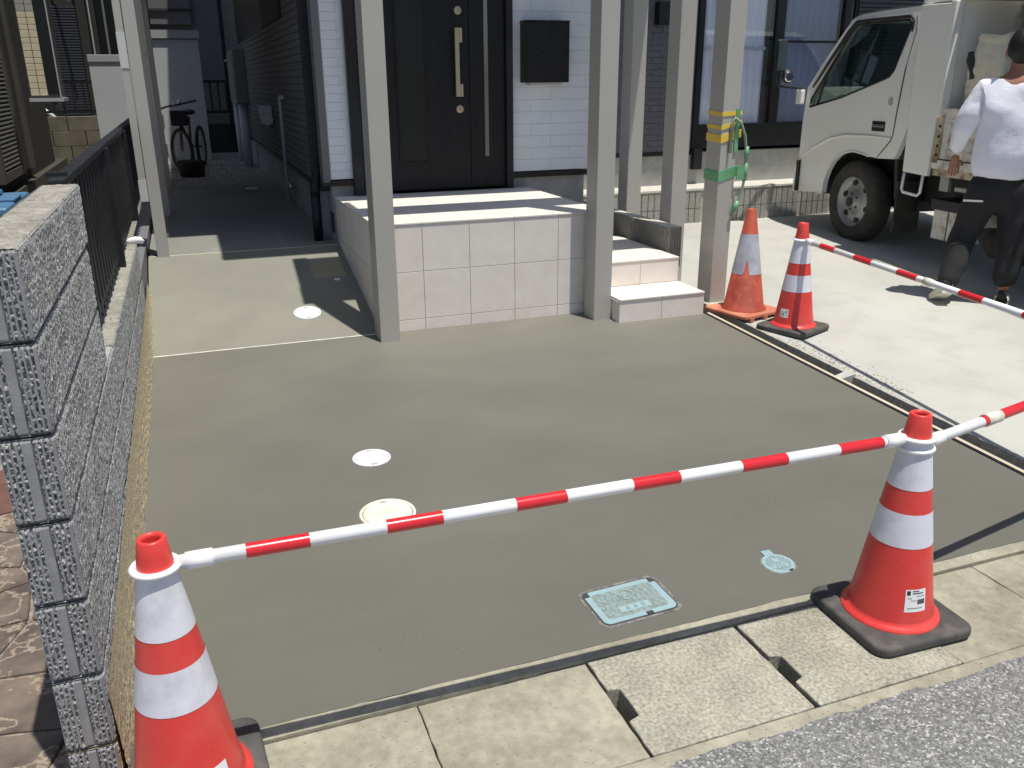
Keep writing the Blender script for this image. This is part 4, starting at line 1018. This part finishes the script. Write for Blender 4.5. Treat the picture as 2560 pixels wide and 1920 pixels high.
# ------------------------------------------------------------------ striped cone bars
def bar(label, p0, p1, cuts, grp='red and white striped cone bars', r=.0165, joints=()):
    p0, p1 = Vector(p0), Vector(p1); d = (p1-p0); L = d.length; d.normalize()
    t = thing('cone_bar', label, 'cone bar', p0, 0, grp); t.rotation_euler = d.to_track_quat('X', 'Z').to_euler()
    MB().tube([(.05, 0, 0), (L-.05, 0, 0)], r, 20).build('pole', m_whp, t)
    for a, b in cuts: MB().tube([(a, 0, 0), (b, 0, 0)], r+.0006, 20, cap=False).build('red_stripe', m_redtape, t)
    for s, x in ((1, 0), (-1, L)):
        MB().tube([(x+s*.062, 0, 0), (x+s*.12, 0, 0)], r+.0035, 18).build('socket', m_whp, t)
        mb = MB(); mb.tube([(x+.046*math.cos(R(a)), .046*math.sin(R(a)), 0) for a in range(0, 360, 10)], .0095, 8, closed=True)
        for v in mb.bm.verts: v.co.z *= .75
        mb.tube([(x+s*.046, 0, 0), (x+s*.07, 0, 0)], .011, 10); mb.build('end_ring', m_whp, t)
    for a, b in joints: MB().tube([(a, 0, 0), (b, 0, 0)], r+.004, 18).build('joint_sleeve', m_cream, t)
    return t
zb = .492
xL = -1.175
reds = [(-.985, -.844), (-.665, -.528), (-.340, -.204), (-.017, .122), (.313, .460), (.637, .790)]
sc = 2.097/2.09
bar('long red and white striped bar across the foreground between the two near cones', (-1.175, -3.322, zb+.003), (.922, -3.352, zb-.003), [(a-xL, b-xL) for a, b in reds])
bar('striped bar leaving the near right cone toward the right edge', (.922, -3.352, zb-.035), (2.96, -2.98, zb+.02), [(.325, .342), (.42, .58), (.80, .96), (1.2, 1.36)], joints=[(.342, .418)])
hM = .47
p0 = Vector((2.525, -.775, .53)); p1 = Vector((2.61, -2.78, .40))
bar('striped bar running from the far driveway cone to the right edge', (2.525, -.775, .545), (2.362, -2.86, .485), [(.20, .34), (.52, .67), (.88, 1.03), (1.32, 1.47), (1.7, 1.85)], joints=[(1.08, 1.13)])
# ------------------------------------------------------------------ truck
HD = R(6.5)
tk = thing('small_truck', 'white cab-over light dump truck parked nose towards the house', 'truck', (4.75, 1.42, .045), -HD)
def side_panel(outer, holes, x, th, name, m, par, inward=None):
    bm = bmesh.new(); edges = []
    def lean(z): return 0. if z < 1.3 else .10*((z-1.3)/.7)**1.5
    def loop(pts):
        vs_ = [bm.verts.new((x+(lean(p[1]) if inward else 0)*(inward or 1), p[0], p[1])) for p in pts]
        for i in range(len(vs_)): edges.append(bm.edges.new((vs_[i], vs_[(i+1) % len(vs_)])))
    loop(outer)
    for h in holes: loop(h)
    bmesh.ops.triangle_fill(bm, use_beauty=True, use_dissolve=False, edges=edges)
    r_ = bmesh.ops.extrude_face_region(bm, geom=bm.faces[:])
    for v in [e for e in r_['geom'] if isinstance(e, bmesh.types.BMVert)]: v.co.x += th
    bmesh.ops.recalc_face_normals(bm, faces=bm.faces)
    me = D.meshes.new(name); bm.to_mesh(me); bm.free(); me.materials.append(m)
    o = D.objects.new(name, me); COL.objects.link(o); o.parent = par; return o
arch = [(.385+.0, .39), (.375, .50), (.335, .60), (.27, .69), (.18, .755), (.07, .795), (-.05, .81), (-.17, .80), (-.27, .782)]
cab_out = [(.80, .355), (.835, .46), (.845, .75), (.845, 1.0), (.815, 1.36), (.60, 1.62), (.40, 1.86), (.355, 1.915), (.29, 1.955), (.19, 1.978), (-.10, 1.99), (-.62, 1.995), (-.655, 1.97), (-.665, 1.90), (-.715, 1.83), (-.74, 1.6), (-.735, 1.05), (-.70, .96), (-.64, .83), (-.61, .785), (-.40, .775)]+arch[::-1]
win_h = [(.745, 1.175), (.735, 1.25), (.46, 1.60), (.285, 1.85), (.22, 1.895), (-.10, 1.90), (-.47, 1.895), (-.515, 1.86), (-.515, 1.80), (-.475, 1.62), (-.445, 1.50), (-.40, 1.45), (-.25, 1.405), (.25, 1.27)]
side_panel(cab_out, [win_h], 0, .05, 'cab_side', m_truck, tk, 1)
side_panel(cab_out, [win_h], 1.65, .05, 'cab_side', m_truck, tk, -1)
# window frame: black rubber and door visor
def leanx(z): return 0. if z < 1.3 else .10*((z-1.3)/.7)**1.5
MB().tube([(leanx(z)+.004, y, z) for y, z in win_h], .011, 6, closed=True).build('window_seal', m_trim, tk)
pane = MB(); vs_ = [pane.bm.verts.new((leanx(z)+.02, y, z)) for y, z in win_h]; pane.bm.faces.new(vs_); pane.build('side_window', m_cabglass, tk)
pane = MB(); vs_ = [pane.bm.verts.new((1.68-leanx(z), y, z)) for y, z in win_h]; pane.bm.faces.new(vs_); pane.build('side_window', m_cabglass, tk)
MB().tube([(leanx(z)-.006, y, z) for y, z in ((.72, 1.36), (.50, 1.62), (.32, 1.84), (.24, 1.915), (.0, 1.925), (-.48, 1.922), (-.535, 1.895), (-.55, 1.80))], [.008, .016, .022, .02, .014, .014, .013, .008], 8).build('door_visor', m_trim, tk)
MB().tube([(.012, .64, 1.20), (.03, .56, 1.47), (.05, .42, 1.66)], .012, 6).build('quarter_pillar', m_trim, tk)
MB().tube([(leanx(z)-.0005, y, z) for y, z in ((-.56, 1.92), (-.60, 1.80), (-.585, 1.5), (-.575, 1.2), (-.56, .98), (-.54, .93), (-.39, .785))], .005, 6).build('door_gap', m_joint, tk)
# cab shell
def cyl_panel(name, pts, m, x0=.05, x1=1.65, par=tk, th=.02):
    mb = MB()
    for (a, b) in zip(pts, pts[1:]):
        mb.hexa([(x0+leanx(a[1]), a[0], a[1]), (x1-leanx(a[1]), a[0], a[1]), (x1-leanx(b[1]), b[0], b[1]), (x0+leanx(b[1]), b[0], b[1])],
                [(x0+leanx(a[1]), a[0]-th, a[1]-.0), (x1-leanx(a[1]), a[0]-th, a[1]), (x1-leanx(b[1]), b[0]-th, b[1]-th*.5), (x0+leanx(b[1]), b[0]-th, b[1]-th*.5)])
    return mb.build(name, m, par)
MB().grid(lambda u, v: (lambda q: (q[1]*0+(-.004+leanx(q[2])) + (1.708-2*leanx(q[2]))*v, q[1], q[2]))((0, *[(.36, 1.925), (.29, 1.962), (.19, 1.985), (-.10, 2.0), (-.64, 2.003)][round(u*4)])), 4, 1, smooth=True).build('roof', m_truck, tk)
MB().grid(lambda u, v: (lambda q: (leanx(q[1])+.03+(1.64-2*leanx(q[1]))*v, q[0], q[1]))([(.358, 1.91), (.82, 1.37)][round(u)]), 1, 1).build('windscreen', m_cabglass, tk)
MB().grid(lambda u, v: (lambda q: (.0+1.70*v, q[0]+.03*math.sin(v*math.pi), q[1]))([(.815, 1.36), (.848, 1.0), (.848, .75), (.835, .46)][round(u*3)]), 3, 12, smooth=True).build('front_panel', m_truck, tk)
box('cab_back', m_truck, tk, .05, 1.65, -.735, -.71, .80, 1.80)
box('cab_floor', m_trim, tk, .05, 1.65, -.70, .80, .78, .84)
MB().box(-.02, 1.72, .82, .90, .34, .62).build('bumper', m_truck, tk, bevel=.03, seg=3)
MB().box(-.028, -.0, .80, .835, .36, .66).build('corner_seal', m_trim, tk)
box('dashboard', m_trim, tk, .1, 1.6, .35, .70, 1.0, 1.22)
for x in (.25, 1.1): MB().box(x, x+.42, -.62, -.45, .9, 1.50).build('seat_back', m_mbox, tk, bevel=.05, seg=3)
MB().ball((.35, .22, 1.42), .13, (1, .9, 1.25)).build('head_rest', m_mbox, tk)
MB().tube([(.16, .52, 1.265), (.16, .36, 1.262)], .03, 10).build('white_bottle', m_whp, tk)
MB().hexa([(.2, .20, 1.22), (.3, .20, 1.22), (.3, -.02, 1.25), (.2, -.02, 1.25)], [(.2, .12, 1.30), (.3, .12, 1.30), (.3, -.08, 1.42), (.2, -.08, 1.42)]).build('paper_stack', m_whp, tk)
MB().ball((.2, -.13, 1.30), .05, (1, .9, 1)).build('cloth', m_green, tk)
MB().hexa([(.5, -.32, 1.42), (.6, -.32, 1.42), (.6, -.42, 1.42), (.5, -.42, 1.42)], [(.5, -.365, 1.50), (.51, -.365, 1.50), (.51, -.375, 1.50), (.5, -.375, 1.50)]).build('white_tag', m_whp, tk)
# crease lines, handle, emblem, marker
MB().tube([(-.001, .80, .70), (-.004, .60, .80), (-.006, .35, .90), (-.007, .1, .945), (-.006, -.2, .955), (-.004, -.54, .955)], [.004, .008, .010, .010, .008, .004], 8).build('body_crease', m_truck, tk)
MB().tube([(-.001, .47, .372), (-.001, .395, .385)]+[(-.001, p[0], p[1]) for p in arch], .008, 6).build('arch_lip', m_truck, tk)
hd = MB().box(-.002, .004, -.44, -.26, 1.00, 1.085).build('door_handle', m_trim, tk, bevel=.012, seg=3)
MB().box(-.016, -.004, -.43, -.28, 1.035, 1.062).build('handle_grip', m_chrome, hd, bevel=.005)
MB().lathe([(.032, 0), (.032, -.001)], 24, (.0, -.47, 1.25), 'x').build('round_sticker', m_cap, tk)
# mirror set
mr = thing_part('mirror', tk, (0, 0, 0))
MB().box(-.055, -.005, .84, .93, 1.20, 1.335).build('mount_box', m_truck, mr, bevel=.01)
MB().tube([(-.03, .88, 1.335), (-.03, .88, 1.36)], .012, 8).tube([(-.03, .88, 1.345), (-.22, .80, 1.36), (-.36, .73, 1.37), (-.40, .71, 1.42), (-.40, .71, 1.66)], .012, 8).build('arm', m_trim, mr)
MB().box(-.455, -.345, .665, .70, 1.50, 1.79).build('mirror_shell', m_trim, mr, bevel=.03, seg=3)
MB().prism([(-.445, .664), (-.355, .664), (-.355, .661), (-.445, .661)], 1.515, 1.775).build('mirror_glass', m_chrome, mr)
MB().ball((-.31, .69, 1.46), .065, (1, .5, 1)).build('round_mirror', m_trim, mr); MB().lathe([(.05, 0), (.04, -.006)], 20, (-.31, .66, 1.46), 'y').build('round_mirror_glass', m_chrome, mr)
# wheels
def twheel(y, name='wheel', x=0.):
    w_ = thing_part(name, tk, (x, y, .355))
    MB().lathe([(.225, .015), (.30, .0), (.345, .01), (.368, .04), (.372, .10), (.368, .17), (.33, .20), (.20, .20)], 48, axis='x', cap=False).build('tyre', m_tyre, w_)
    MB().lathe([(.232, .012), (.236, .020), (.222, .030), (.212, .060), (.175, .075), (.135, .055), (.10, .05), (.095, .03), (.05, .025), (.045, .0), (.001, -.002)], 40, axis='x', cap=False).build('rim', m_rim, w_)
    for k in range(6):
        a = R(60*k+18); MB().lathe([(.026, .05), (.026, .064)], 12, (0, .172*math.cos(a), .172*math.sin(a)), 'x').build('vent_hole', m_ink, w_)
    mb = MB()
    for k in range(5): a = R(72*k); mb.lathe([(.012, .02), (.012, .05)], 6, (0, .075*math.cos(a), .075*math.sin(a)), 'x')
    mb.build('wheel_nuts', m_tyre, w_)
    MB().lathe([(.045, -.012), (.04, .03)], 20, (0, 0, 0), 'x').build('hub', m_tyre, w_)
    return w_
twheel(-.06, x=.015)
w2 = twheel(-.06, x=1.67); w2.rotation_euler = (0, 0, math.pi)
twheel(-2.65, x=.03)
MB().box(.05, 1.6, -.62, .75, .36, .77).build('wheel_well', m_trim, tk)
D.objects.remove(D.objects['wheel_well'])
MB().box(.24, 1.4, -.70, .74, .34, .78).build('chassis', m_trim, tk)
MB().box(.3, 1.3, -4.0, -.7, .42, .70).build('chassis', m_trim, tk)
MB().box(.05, .30, -.66, -.64, .16, .60).build('mud_flap', m_tyre, tk)
MB().hexa([(.05, -.56, .80), (.24, -.56, .80), (.24, -.62, .45), (.05, -.62, .45)], [(.05, -.60, .80), (.24, -.60, .80), (.24, -.66, .45), (.05, -.66, .45)]).build('mud_guard', m_tyre, tk)
# tall white guard panel behind the cab
gp = MB(); gp.hexa([(-.035, -.79, .70), (-.035, -1.09, .69), (.0, -1.09, .69), (.0, -.79, .70)], [(-.035, -.745, 1.985), (-.035, -1.12, 1.975), (.0, -1.12, 1.975), (.0, -.745, 1.985)]); gp.build('guard_panel', m_truck, tk, bevel=.006)
MB().hexa([(.001, -1.05, 1.0), (.001, -1.12, 1.0), (1.7, -1.12, 1.0), (1.7, -1.05, 1.0)], [(.001, -1.07, 1.99), (.001, -1.14, 1.99), (1.7, -1.14, 1.99), (1.7, -1.07, 1.99)]).build('headboard', m_truck, tk)
MB().box(-.05, .03, -1.15, -1.095, 1.15, 1.99).build('guard_edge', m_truck, tk, bevel=.008)
MB().box(0, 1.7, -1.20, -.72, 1.995, 2.03).build('roof_rack', m_truck, tk)
# bed
bd = thing_part('bed', tk, (0, 0, 0))
MB().box(.0, .035, -4.2, -1.10, .83, 1.20).build('side_gate', m_bedp, bd, bevel=.005)
MB().box(-.012, .0, -4.2, -1.12, 1.185, 1.215).build('gate_top_rail', m_bedp, bd, bevel=.004)
for y0, y1 in ((-1.72, -1.22), (-2.5, -1.85), (-3.3, -2.6)):
    MB().box(-.008, .001, y0, y1, 1.115, 1.135).box(-.008, .001, y0, y1, .88, .90).box(-.008, .001, y0, y0+.02, .9, 1.115).box(-.008, .001, y1-.02, y1, .9, 1.115).build('pressed_rib', m_bedp, bd)
MB().box(-.015, .03, -4.2, -1.10, .755, .822).build('side_sill', m_bedp, bd)
MB().box(.0, .04, -4.2, -1.10, .70, .752).build('lower_sill', m_rust, bd)
MB().box(.03, 1.67, -4.2, -1.10, .76, .80).build('bed_floor', m_rust, bd)
MB().box(1.66, 1.70, -4.2, -1.10, .83, 1.20).build('side_gate', m_bedp, bd)
MB().box(-.02, .0, -1.16, -1.10, .80, 1.16).build('gate_hinge', m_rust, bd)
mb = MB()
for z in (.86, .93, 1.0, 1.08): mb.ball((-.022, -1.145, z), .012, n=6)
mb.build('hinge_bolts', m_tyre, bd)
MB().tube([(-.02, -.80, .69), (-.025, -.80, .56), (-.025, -.82, .535), (-.025, -1.0, .525), (-.025, -1.03, .55), (-.02, -1.03, .69)], .012, 8).build('step_loop', m_whp, tk)
MB().box(.02, .10, -1.62, -1.36, .60, .63).box(.05, .08, -1.25, -1.15, .58, .70).build('rope_hooks', m_rim, tk)
MB().box(.12, .5, -1.40, -1.05, .18, .42).build('battery_box', m_bedp, tk, bevel=.008)
MB().box(.115, .121, -1.228, -1.222, .18, .42).build('box_seam', m_joint, tk)
MB().box(.10, .52, -1.42, -1.03, .421, .50).build('battery_tray', m_trim, tk)
mb = MB(); mb.tube([(.2, -1.55, .28), (.2, -1.7, .24), (.2, -2.3, .24)], [.06, .12, .12], 16); mb.build('air_tank', m_tyre, tk)
# load: steel lattice board, sack, tub
lb = thing_part('lattice_board', tk, (0, 0, 0))
MB().box(.50, .53, -4.1, -1.2, .85, 1.62).build('sheet', m_lattice, lb)
MB().box(.49, .535, -4.1, -1.2, 1.86, 1.96).build('top_strip', m_lattice, lb)
mb = MB()
for k in range(44): mb.box(.485, .53, -4.05+.065*k, -4.02+.065*k, 1.62, 1.87)
tag(mb.build('slats', m_lattice, lb), kind='stuff')
MB().tube([(.02, -.95, 2.10), (.0, -1.9, 2.05), (-.05, -3.2, 1.94)], .013, 8).tube([(.02, -.9, 2.14), (.0, -1.9, 2.09), (-.05, -3.2, 1.98)], .013, 8).build('roof_rails', m_alu_dark, tk)
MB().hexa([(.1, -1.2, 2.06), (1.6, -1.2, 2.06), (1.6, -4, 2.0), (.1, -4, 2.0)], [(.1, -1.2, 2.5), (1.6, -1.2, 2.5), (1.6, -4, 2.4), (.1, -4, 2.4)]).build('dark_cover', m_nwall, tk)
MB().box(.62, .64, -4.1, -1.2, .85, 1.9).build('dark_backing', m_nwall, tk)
def w2l(*p): return p
hm = Matrix.Translation(tk.location) @ Matrix.Rotation(-HD, 4, 'Z')
sk = thing('canvas_sack', 'cream canvas tool sack with a slit hanging inside the truck bed', 'sack', hm @ Vector((.16, -1.37, 1.26)), -HD)
mb = MB()
def sackf(u, v):
    a = u*2*math.pi; sq = lambda c: math.copysign(abs(c)**.6, c)
    wv = .19*(1-.18*v+.05*math.sin(v*5)); dv = .07+.03*math.sin(v*math.pi)
    return (.02*nz(u*4, v*5, 1, 2)+dv*sq(math.cos(a)), wv*sq(math.sin(a))-.03*v, v*.48+.012*math.sin(a*3)*v+.012*nz(u*3, v*6, 3, 2))
mb.grid(sackf, 36, 20, smooth=True); mb.build('body', m_sack, sk)
MB().tube([(-.095, .12, .36), (-.10, .10, .30), (-.10, .075, .22), (-.10, .06, .17)], [.02, .035, .016, .022], 8).build('slit', m_joint, sk)
MB().ball((-.03, -.02, .06), .1, (.8, 1.5, .9)).build('white_cloth', m_whp, sk)
tb = thing('red_tub', 'round red plastic tub standing in the truck bed below the sack', 'tub', hm @ Vector((.24, -1.42, .80)), -HD)
MB().lathe([(.17, 0), (.215, .40), (.228, .41), (.228, .43), (.212, .43), (.2, .38)], 40, cap=False).build('body', m_tub, tb)
MB().lathe([(.17, .0), (.001, .001)], 40, cap=False).build('bottom', m_tub, tb)
MB().box(-.24, -.225, -.13, -.05, .32, .40).build('handle', m_rim, tb)

# ------------------------------------------------------------------ person (back view, mid-stride)
def skin_obj(name, nodes, edges, m, parent, root=0, lv=2):
    me = D.meshes.new(name); me.from_pydata([n[0] for n in nodes], edges, []); me.update()
    me.materials.append(m)
    o = D.objects.new(name, me); COL.objects.link(o); o.parent = parent
    sk_ = o.modifiers.new('skin', 'SKIN'); sk_.use_smooth_shade = True
    for v, n in zip(me.skin_vertices[0].data, nodes):
        v.radius = n[1] if isinstance(n[1], tuple) else (n[1], n[1]); v.use_root = False
    me.skin_vertices[0].data[root].use_root = True
    s = o.modifiers.new('sub', 'SUBSURF'); s.levels = lv; s.render_levels = lv
    return o
pz = gz(-.7)
pe = thing('person', 'person seen from behind in white long-sleeved shirt, dark trousers and white shoes beside the truck', 'person', (4.20, -.70, pz), R(-44))
pe.scale = (1.05, 1.05, 1.02)
# local axes: +Y is the way the person walks, +X their right
body = [((0, 0, .90), (.08, .06)), ((0, 0, 1.08), (.12, .09)), ((0, .01, 1.28), (.165, .105)), ((0, .02, 1.42), (.15, .085)), ((0, .03, 1.52), (.055, .055)), ((0, .05, 1.63), (.085, .095)), ((0, .055, 1.70), (.07, .08)),
        ((-.20, .0, 1.41), (.06, .06)), ((-.27, -.03, 1.17), (.045, .045)), ((-.285, .13, 1.00), (.03, .03)),
        ((.20, .0, 1.41), (.06, .06)), ((.28, .02, 1.14), (.045, .045)), ((.27, .14, .92), (.03, .03)),
        ((-.10, .0, .82), (.06, .06)), ((-.17, .03, .47), (.058, .058)), ((-.235, -.16, .10), (.038, .038)),
        ((.10, .0, .82), (.06, .06)), ((.115, .0, .46), (.058, .058)), ((.12, -.03, .08), (.038, .038))]
be = [(0, 1), (1, 2), (2, 3), (3, 4), (4, 5), (5, 6), (3, 7), (7, 8), (8, 9), (3, 10), (10, 11), (11, 12), (0, 13), (13, 14), (14, 15), (0, 16), (16, 17), (17, 18)]
skin_obj('body', body, be, m_skin, pe)
def hand(side, wrist, dirv):
    wv = Vector(wrist); nodes = [(tuple(wv), (.022, .016)), (tuple(wv+Vector((0, .01, -.05))), (.034, .016)), (tuple(wv+Vector((0, .02, -.085))), (.036, .014))]; ed = [(0, 1), (1, 2)]
    for k, (dx, L) in enumerate(((-.027, .065), (-.009, .075), (.010, .07), (.028, .055))):
        i = len(nodes); b = wv+Vector((dx, .02, -.088))
        nodes += [(tuple(b), (.009, .009)), (tuple(b+Vector((0, .012, -L*.5))), (.0085, .0085)), (tuple(b+Vector((0, .03, -L*.85))), (.008, .008))]; ed += [(2, i), (i, i+1), (i+1, i+2)]
    i = len(nodes); nodes += [(tuple(wv+Vector((-.036*side, .02, -.045))), (.011, .011)), (tuple(wv+Vector((-.05*side, .035, -.08))), (.010, .010))]; ed += [(1, i), (i, i+1)]
    skin_obj('hand', nodes, ed, m_skin, pe, 0, 1)
hand(-1, (-.285, .14, .985), None); hand(1, (.27, .15, .92), None)
shirt = [((0, -.0, .80), (.215, .155)), ((0, -.01, 1.0), (.21, .15)), ((0, .0, 1.2), (.215, .15)), ((0, .015, 1.36), (.205, .135)), ((0, .02, 1.455), (.11, .085)),
         ((-.19, .0, 1.405), (.085, .085)), ((-.245, -.01, 1.27), (.078, .078)), ((-.275, -.03, 1.16), (.066, .066)), ((-.29, .05, 1.08), (.056, .056)), ((-.287, .115, 1.01), (.045, .045)),
         ((.19, .0, 1.405), (.085, .085)), ((.25, .0, 1.27), (.078, .078)), ((.28, .01, 1.13), (.066, .066)), ((.28, .07, 1.02), (.054, .054)), ((.27, .12, .95), (.045, .045))]
se = [(0, 1), (1, 2), (2, 3), (3, 4), (3, 5), (5, 6), (6, 7), (7, 8), (8, 9), (3, 10), (10, 11), (11, 12), (12, 13), (13, 14)]
so_ = skin_obj('shirt', shirt, se, m_shirt, pe, 0, 3)
tx = D.textures.new('folds', 'CLOUDS'); tx.noise_scale = .17
dm = so_.modifiers.new('folds', 'DISPLACE'); dm.texture = tx; dm.strength = .045; dm.mid_level = .5
MB().lathe([(.062, 1.50), (.075, 1.478), (.082, 1.462)], 24, (0, .028, 0), cap=False).build('collar', m_collar, pe)
pants = [((0, 0, .93), (.175, .125)), ((0, 0, .80), (.165, .135)), ((-.10, .0, .70), (.115, .12)), ((-.165, .03, .47), (.098, .10)), ((-.205, -.08, .27), (.084, .086)), ((-.235, -.165, .12), (.068, .07)),
         ((.10, .0, .70), (.115, .12)), ((.118, .0, .46), (.098, .10)), ((.12, -.015, .27), (.088, .09)), ((.12, -.03, .11), (.074, .074))]
pe_ = [(0, 1), (1, 2), (2, 3), (3, 4), (4, 5), (1, 6), (6, 7), (7, 8), (8, 9)]
po = skin_obj('trousers', pants, pe_, m_pants, pe, 0, 2)
dm = po.modifiers.new('folds', 'DISPLACE'); dm.texture = tx; dm.strength = .03; dm.mid_level = .5
MB().box(-.215, -.10, -.118, -.113, .70, .712).build('reflective_stripe', m_pod, pe)
hb_ = MB(); hb_.ball((0, .030, 1.668), .108, (.92, 1.06, 1.16), 24)
for v in hb_.bm.verts:
    if v.co.z < 1.60: v.co.x *= .88; v.co.y = .02+(v.co.y-.035)*.75
for v in hb_.bm.verts: v.co += v.co.normalized()*.006*nz(v.co.x, v.co.y, v.co.z, 35)
hb_.build('hair', m_hair, pe)
for sx_ in (-1, 1): MB().ball((.092*sx_, .06, 1.635), .022, (.5, .8, 1.3)).build('ear', m_skin, pe)
MB().ball((0, .158, 1.63), .016, (.8, 1, 1.4)).ball((-.033, .140, 1.655), .011).ball((.033, .140, 1.655), .011).build('face_features', m_skin, pe)
def shoe(x, y, z, rx, rzz):
    s = thing_part('shoe', pe, (x, y, z)); s.rotation_euler = (rx, 0, rzz)
    mb = MB()
    mb.grid(lambda u, v: ((.036+.012*math.sin(u*3.0))*math.cos(v*2*math.pi)*(1 if u < .9 else .7), -.09+.26*u, .045-.02*u+(.042-.022*u)*math.sin(v*2*math.pi)), 14, 20, smooth=True)
    mb.build('upper', m_shoe, s)
    MB().prism([(-.038, -.09), (.038, -.09), (.05, .08), (.035, .17), (-.035, .17), (-.05, .08)], -.002, .018).build('sole', m_shoe, s, bevel=.006)
    MB().box(-.03, .03, -.095, .02, .05, .1).build('ankle', m_pants, s, bevel=.02)
shoe(-.245, -.15, .055, R(-26), R(18)); shoe(.12, -.03, .004, 0, R(-8))
